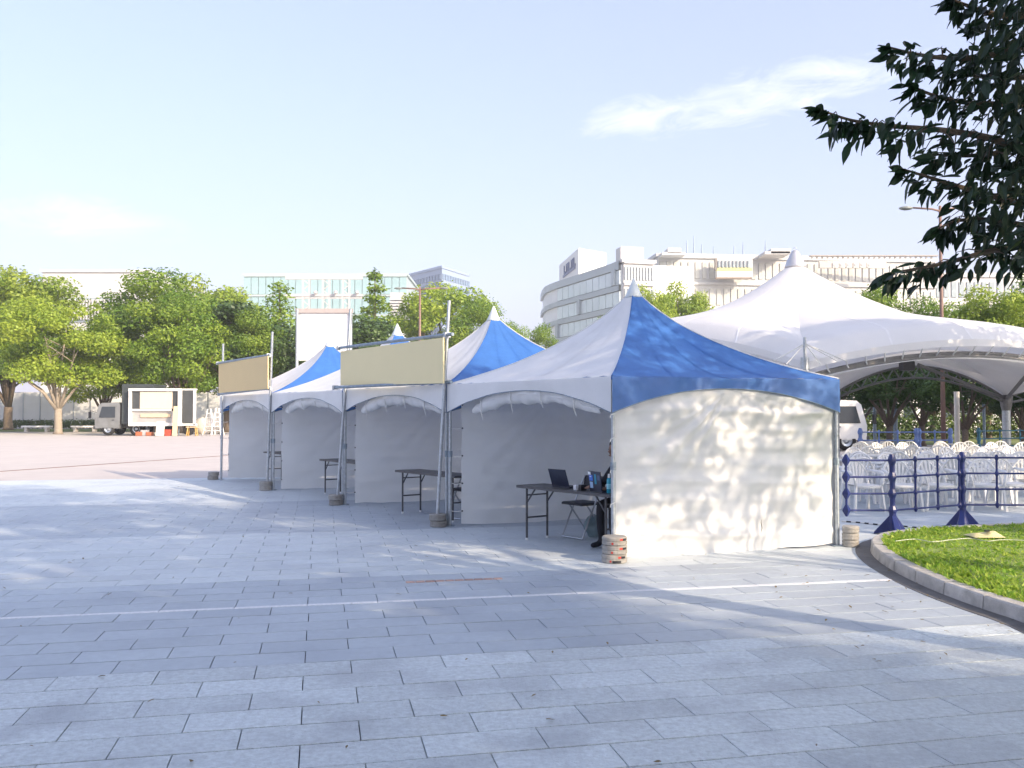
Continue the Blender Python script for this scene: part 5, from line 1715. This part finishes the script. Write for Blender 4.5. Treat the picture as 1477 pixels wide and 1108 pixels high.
# long cream building
Z = 175
a, b = P(950, 600, Z), P(1352, 600, Z + 6)
hl = P(960, 370, Z).z
t, p0, dn, nn, rz = building("long_building", "long cream building with many small windows behind the membrane canopy", a, b, hl, 30, M_cream, 40, 6, mat("pale_window", (0.42, 0.42, 0.38), 0.25, 0.2, 0.3), wfrac=0.55, hfrac=0.62, skip=lambda k, r: r < 1)
for (x0, y0, x1, y1, nm) in ((960, 361, 979, 368, "roof_house"), (1107, 362, 1135, 369, "roof_house"), (1098, 366, 1134, 370, "roof_house"), (952, 367, 985, 371, "roof_edge")):
    rect(x0, y0, x1, y1, Z - 1, 5, nm, M_offw, t)
rect(1168, 368.6, 1352, 370.0, Z - 1.2, 1.0, "roof_louvre", mat("louvre_brown", (0.33, 0.30, 0.27), 0.7), t)
for k in range(24):
    rect(1170 + k * 7.5, 370, 1172 + k * 7.5, 374, Z - 1.0, 0.3, "louvre_strut", M_offw, t)
for (x0, y0, x1, y1, m, nm) in ((1033, 374, 1084, 401, M_offw, "balcony_block"), (1033, 386.5, 1084, 391, mat("balcony_yellow", (0.55, 0.53, 0.22), 0.6), "balcony_front"),
                                (1032, 400.5, 1083, 402.5, mat("balcony_shade_brown", (0.25, 0.20, 0.16), 0.7), "balcony_slab"), (1031, 373, 1033.5, 390, mat("balcony_shade_brown2", (0.22, 0.20, 0.18), 0.7), "downpipe")):
    rect(x0, y0, x1, y1, Z - 1.6 - (0.4 if nm != "balcony_block" else 0), 1.6 if nm == "balcony_block" else 1.0, nm, m, t)
for k in range(9):
    rect(1036 + k * 5.3, 376, 1038 + k * 5.3, 386, Z - 2.55, 0.25, "balcony_mullion", M_win, t)
# blank sign letters along the upper storey
M_let = mat("roof_letter", (0.74, 0.73, 0.70), 0.5, 0.03)
M_sgnb = mat("roof_sign_back", (0.50, 0.47, 0.42), 0.6, 0.03)
sgb = rect(1181, 377, 1278, 387, Z - 1.4, 0.4, "sign_back", M_sgnb, t)
rect(1182, 378.5, 1199, 386.5, Z - 1.7, 0.3, "sign_emblem", mat("sign_grey", (0.40, 0.39, 0.37), 0.6), sgb)
for k in range(6):
    x = 1201 + k * 10.0
    rect(x, 378.5, x + 7.6, 386, Z - 1.75, 0.3, "sign_letter", M_let, sgb)
    rect(x + 2, 380.5, x + 5.6, 384, Z - 1.95, 0.2, "sign_stroke", M_sgnb, sgb)
for (px, yt) in ((991, 347), (1001, 340), (1012, 352), (1029, 355), (1059, 354), (1072, 349), (1104, 347)):
    a_, c_ = P(px, 371, Z + 3), P(px, yt, Z + 3)
    an = MB().tube([a_, c_], [0.16, 0.08], 6).build("antenna", M_galv_d, t)
    if yt < 350:
        MB().bar(P(px - 1.2, yt + 5, Z + 3), P(px + 1.2, yt + 5, Z + 3), 0.1, 0.1).build("crosspiece", M_galv_d, an)
# low white building strip far right behind trees
a, b = P(1340, 600, 190), P(1560, 600, 190)
building("far_white_block", "plain white building glimpsed behind the right-hand tree tops", a, b, P(1400, 398, 190).z, 20, M_offw, 20, 5, M_win)

# ------------------------------------------------------------------ overhanging tree at the right edge
MT = thing("overhanging_tree", "dark leafy tree whose drooping boughs hang over the lawn edge", "tree", (6.0, 4.0, 0))
rt = random.Random(21)
b = MB()
b.tube([(6.0, 4.0, -0.05), (5.98, 4.02, .35), (5.95, 4.05, 1.6), (5.9, 4.1, 2.9)], [0.27, 0.20, 0.17, 0.16], 14)
limbs = [((4.6, 5.2, 4.3), 0.09), ((4.2, 4.4, 5.2), 0.09), ((7.4, 4.8, 5.0), 0.09), ((6.4, 2.6, 5.2), 0.10), ((5.6, 5.9, 5.6), 0.08), ((5.9, 4.2, 7.2), 0.11), ((4.7, 2.6, 5.0), 0.08)]
for e, r in limbs:
    s = Vector((5.9, 4.1, 2.75))
    e = Vector(e)
    b.tube([s, s.lerp(e, .35) + Vector((0, 0, .3)), s.lerp(e, .7) + Vector((0, 0, .15)), e], [r * 1.25, r, r * .7, r * .3], 8)
b.build("trunk", M_bark, MT, smooth=True)
# a single curved, folded leaf (length 1 along +X, tip drooping)
def leaf_shape():
    xs = [0.0, 0.10, 0.30, 0.52, 0.74, 0.90, 1.0]
    ws = [0.010, 0.09, 0.185, 0.195, 0.12, 0.04, 0.0]
    vs, fs = [], []
    for x, w in zip(xs, ws):
        z = -0.22 * x * x
        vs += [(x, 0, z - 0.035 * (w > 0.05)), (x, w, z + 0.03), (x, -w, z + 0.03)]
    for k in range(len(xs) - 1):
        a, c = 3 * k, 3 * (k + 1)
        fs += [(a, c, c + 1, a + 1), (a, a + 2, c + 2, c)]
    return vs, fs
lv, lf = leaf_shape()
leaf_me = bpy.data.meshes.new("leaf")
leaf_me.from_pydata(lv, [], lf)
leaf_me.materials.append(M_leaf_d)
LV = np.array(lv)
boughs = [  # photo polyline, depth at root and tip, leaf count, hang
    ([(1500, 225), (1430, 200), (1360, 188), (1290, 182), (1230, 174), (1182, 158)], 5.9, 5.2, 210, 1.0),
    ([(1500, 60), (1430, 80), (1370, 84), (1320, 78), (1282, 68)], 5.9, 5.4, 120, 1.0),
    ([(1500, 25), (1440, 22), (1400, 10), (1372, -2)], 5.8, 5.5, 90, 1.0),
    ([(1500, 150), (1420, 150), (1360, 142), (1310, 122)], 6.1, 5.6, 110, 0.7),
    ([(1500, 300), (1420, 280), (1360, 262), (1302, 244)], 6.0, 5.5, 120, 0.9),
    ([(1500, 330), (1430, 318), (1385, 318), (1352, 330)], 6.2, 5.8, 90, 1.0),
    ([(1500, 350), (1430, 362), (1370, 378), (1320, 388), (1276, 395)], 6.0, 5.5, 130, 0.8),
    ([(1500, 205), (1440, 220), (1390, 225), (1340, 222)], 6.3, 6.0, 90, 0.9),
    ([(1520, 110), (1450, 112), (1400, 108), (1356, 100)], 6.3, 6.0, 90, 0.9),
]
leaves = []
tw = MB()
def add_leaf(p, d, s, roll):
    d = d.normalized()
    side = d.cross(Vector((0, 0, 1)))
    if side.length < .05: side = Vector((1, 0, 0))
    side.normalize()
    up = side.cross(d)
    R = Matrix((d, side, up)).transposed() @ Matrix.Rotation(roll, 3, 'X')
    leaves.append((p, R, s))
for (pl, d0, d1, n, hang) in boughs:
    pts = [P(x, y, d0 + (d1 - d0) * k / (len(pl) - 1)) for k, (x, y) in enumerate(pl)]
    sp = spline(pts, 6)
    m_ = len(sp)
    tw.tube(sp, [0.022 * (1 - k / m_) + 0.004 for k in range(m_)], 6)
    n = int(n * 0.8)
    for k in range(n):
        f = (k / (n - 1)) ** 0.85
        i = min(m_ - 2, int(f * (m_ - 1)))
        base_ = sp[i].lerp(sp[i + 1], rt.random())
        dirn = (sp[i + 1] - sp[i]).normalized()
        # side twigs near the root, straight along the shoot near the tip
        spread_ = (1 - f) * 0.20 + 0.015
        off = Vector((rt.gauss(0, spread_ * .5), rt.gauss(0, spread_ * .9), rt.gauss(-0.03, spread_ * .45)))
        sd = rt.choice((-1, 1))
        dv_ = dirn * rt.uniform(0.3, 1.0) + Vector((rt.uniform(-.3, .3), sd * rt.uniform(0.0, 0.7), -hang * rt.uniform(0.25, 1.5)))
        if f > 0.93:
            off *= 0.2
            dv_ = dirn * 1.0 + Vector((0, sd * 0.35, rt.uniform(-.7, .15)))
        elif rt.random() < 0.35:
            dv_ = dirn * 0.9 + Vector((rt.uniform(-.2, .2), sd * rt.uniform(.3, 1.0), rt.uniform(-.35, .35)))
        add_leaf(base_ + off, dv_, rt.uniform(0.10, 0.15), rt.uniform(-1.0, 1.0))
        if k % 3 == 0 and off.length > .05:
            tw.tube([base_, base_ + off * .6 + Vector((0, 0, .02)), base_ + off], [0.006, 0.004, 0.002], 4)
# dense mass towards the trunk
for k in range(1350):
    px = 1385 + abs(rt.gauss(0, 1)) * 0 + 175 * (rt.random() ** 0.62)
    py = rt.uniform(-60, 400)
    edge = 1412 + 34 * sin(py * 0.035 + 0.8) + (26 if 225 < py < 250 or 290 < py < 300 else 0) + (30 if py > 390 else 0)
    if px < edge: continue
    p = P(px, py, rt.uniform(5.1, 6.6))
    add_leaf(p, Vector((rt.uniform(-1, .3), rt.uniform(-.8, .8), rt.uniform(-1.3, .2))), rt.uniform(0.10, 0.15), rt.uniform(-1.0, 1.0))
tw.build("twigs", M_bark, MT)
# the 300 leaves that show largest are single pieces, the rest one mass
vis = sorted(range(len(leaves)), key=lambda i: (not (1150 < to_px(leaves[i][0])[0] < 1477 and 0 < to_px(leaves[i][0])[1] < 480), to_px(leaves[i][0])[0]))
for i in vis[:300]:
    p, R, s = leaves[i]
    link_part("leaf", leaf_me, MT, p, R.to_euler(), (s, s, s))
vv, ff = [], []
for i in vis[300:]:
    p, R, s = leaves[i]
    bs_ = len(vv)
    Rn = np.array(R)
    vv += (LV * s @ Rn.T + np.array(p)).tolist()
    ff += [tuple(q + bs_ for q in f) for f in lf]
MB().add(vv, ff).build("foliage", M_leaf_d, MT, kind="stuff")
# upper crown of the same tree, above and beside the frame
cl = []
for k in range(60):
    a, q = rt.uniform(0, 2 * pi), sqrt(rt.random())
    z = rt.uniform(4.3, 9.2)
    rr = 3.3 * sqrt(max(0.05, 1 - ((z - 6.3) / 3.4) ** 2)) * q
    cl.append(((6.0 + rr * cos(a), 3.8 + rr * sin(a), z), (0.62, 0.62, 0.36)))
me = leaf_mesh("crown", cl, 11000, 0.13, 77, M_leaf_d)
o = link_part("crown", me, MT)
o.location = (-6.0, -4.0, 0)

# ------------------------------------------------------------------ further park trees beside and behind the photographer
CS = lambda c, q: (-0.741 * q + 0.671 * c, 0.671 * q + 0.741 * c)      # grove laid out along and across the sun's direction
SHADE = [(*CS(9.7, -3.3), 8.9, "w"), (*CS(4.2, -5.5), 15.0, "t"), (*CS(-0.3, -4.5), 15.0, "t"), (*CS(4.3, -10.0), 10.5, "t"), (*CS(1.2, -11.0), 10.5, "t"), (*CS(-2.5, -9.5), 10.5, "t"), (*CS(-4.6, -3.0), 14.0, "t"), (*CS(0.6, -18.0), 13.0, "b"),
         (*CS(15.5, -3.5), 9.5, "d"), (*CS(20.5, -2.5), 9.5, "d"), (*CS(-6.5, -14), 13.0, "b"), (27.5, 33.5, 12.0, "b"), (33.5, 37.0, 12.5, "b"), (36.0, 28.0, 12.0, "c"), (30.0, 25.0, 11.0, "b"), (24.5, 22.5, 9.5, "d"), (*CS(4.5, -19.5), 13, "t")]  # tall out-of-view trees at far right, added to shade those behind the chairs
GS = "park trees behind the viewer"
for k, (x, y, hgt, kd) in enumerate(SHADE):
    tree(kd, x, y, hgt, 1.0, k * 1.3, "park_tree", "unseen park tree in the grove on the sunny side of the tent row", GS)

# ------------------------------------------------------------------ fallen leaves on the paving
rf = random.Random(44)
vv, ff = [], []
for k in range(140):
    p = Vector((rf.uniform(-5, 4.6), rf.uniform(4.2, 12), 0.004))
    if rf.random() < 0.5: p = Vector((rf.uniform(2.4, 4.4), rf.uniform(5.5, 9.5), 0.004))
    R = Matrix.Rotation(rf.uniform(0, 6.28), 3, 'Z') @ Matrix.Rotation(rf.uniform(-.4, .4), 3, 'X')
    s = rf.uniform(0.02, 0.055)
    b0 = len(vv)
    vv += [tuple(R @ (Vector(v) * s) + p + Vector((0, 0, 0.25 * s))) for v in lv]
    ff += [tuple(i + b0 for i in f) for f in lf]
MB().add(vv, ff).build("leaf_litter", mat("dry_leaf", (0.20, 0.15, 0.06), 0.8, 0.4, 3.0), None, kind="stuff", label="dry fallen leaves scattered over the paving", cat="leaves")

# ------------------------------------------------------------------ summer haze over the whole place
hzm = bpy.data.materials.new("summer_haze")
hzm.use_nodes = True
hn, hl = hzm.node_tree.nodes, hzm.node_tree.links
hn.remove(hn["Principled BSDF"])
pv = hn.new("ShaderNodeVolumePrincipled")
pv.inputs["Color"].default_value = (0.93, 0.96, 1.0, 1)
pv.inputs["Density"].default_value = 0.0006
pv.inputs["Anisotropy"].default_value = 0.0
hl.new(pv.outputs[0], hn["Material Output"].inputs["Volume"])
MB().box((0, 170, 34.0), (900, 620, 71.0)).build("haze", hzm, kind="stuff", label="thin bright summer haze over the plaza", cat="haze")
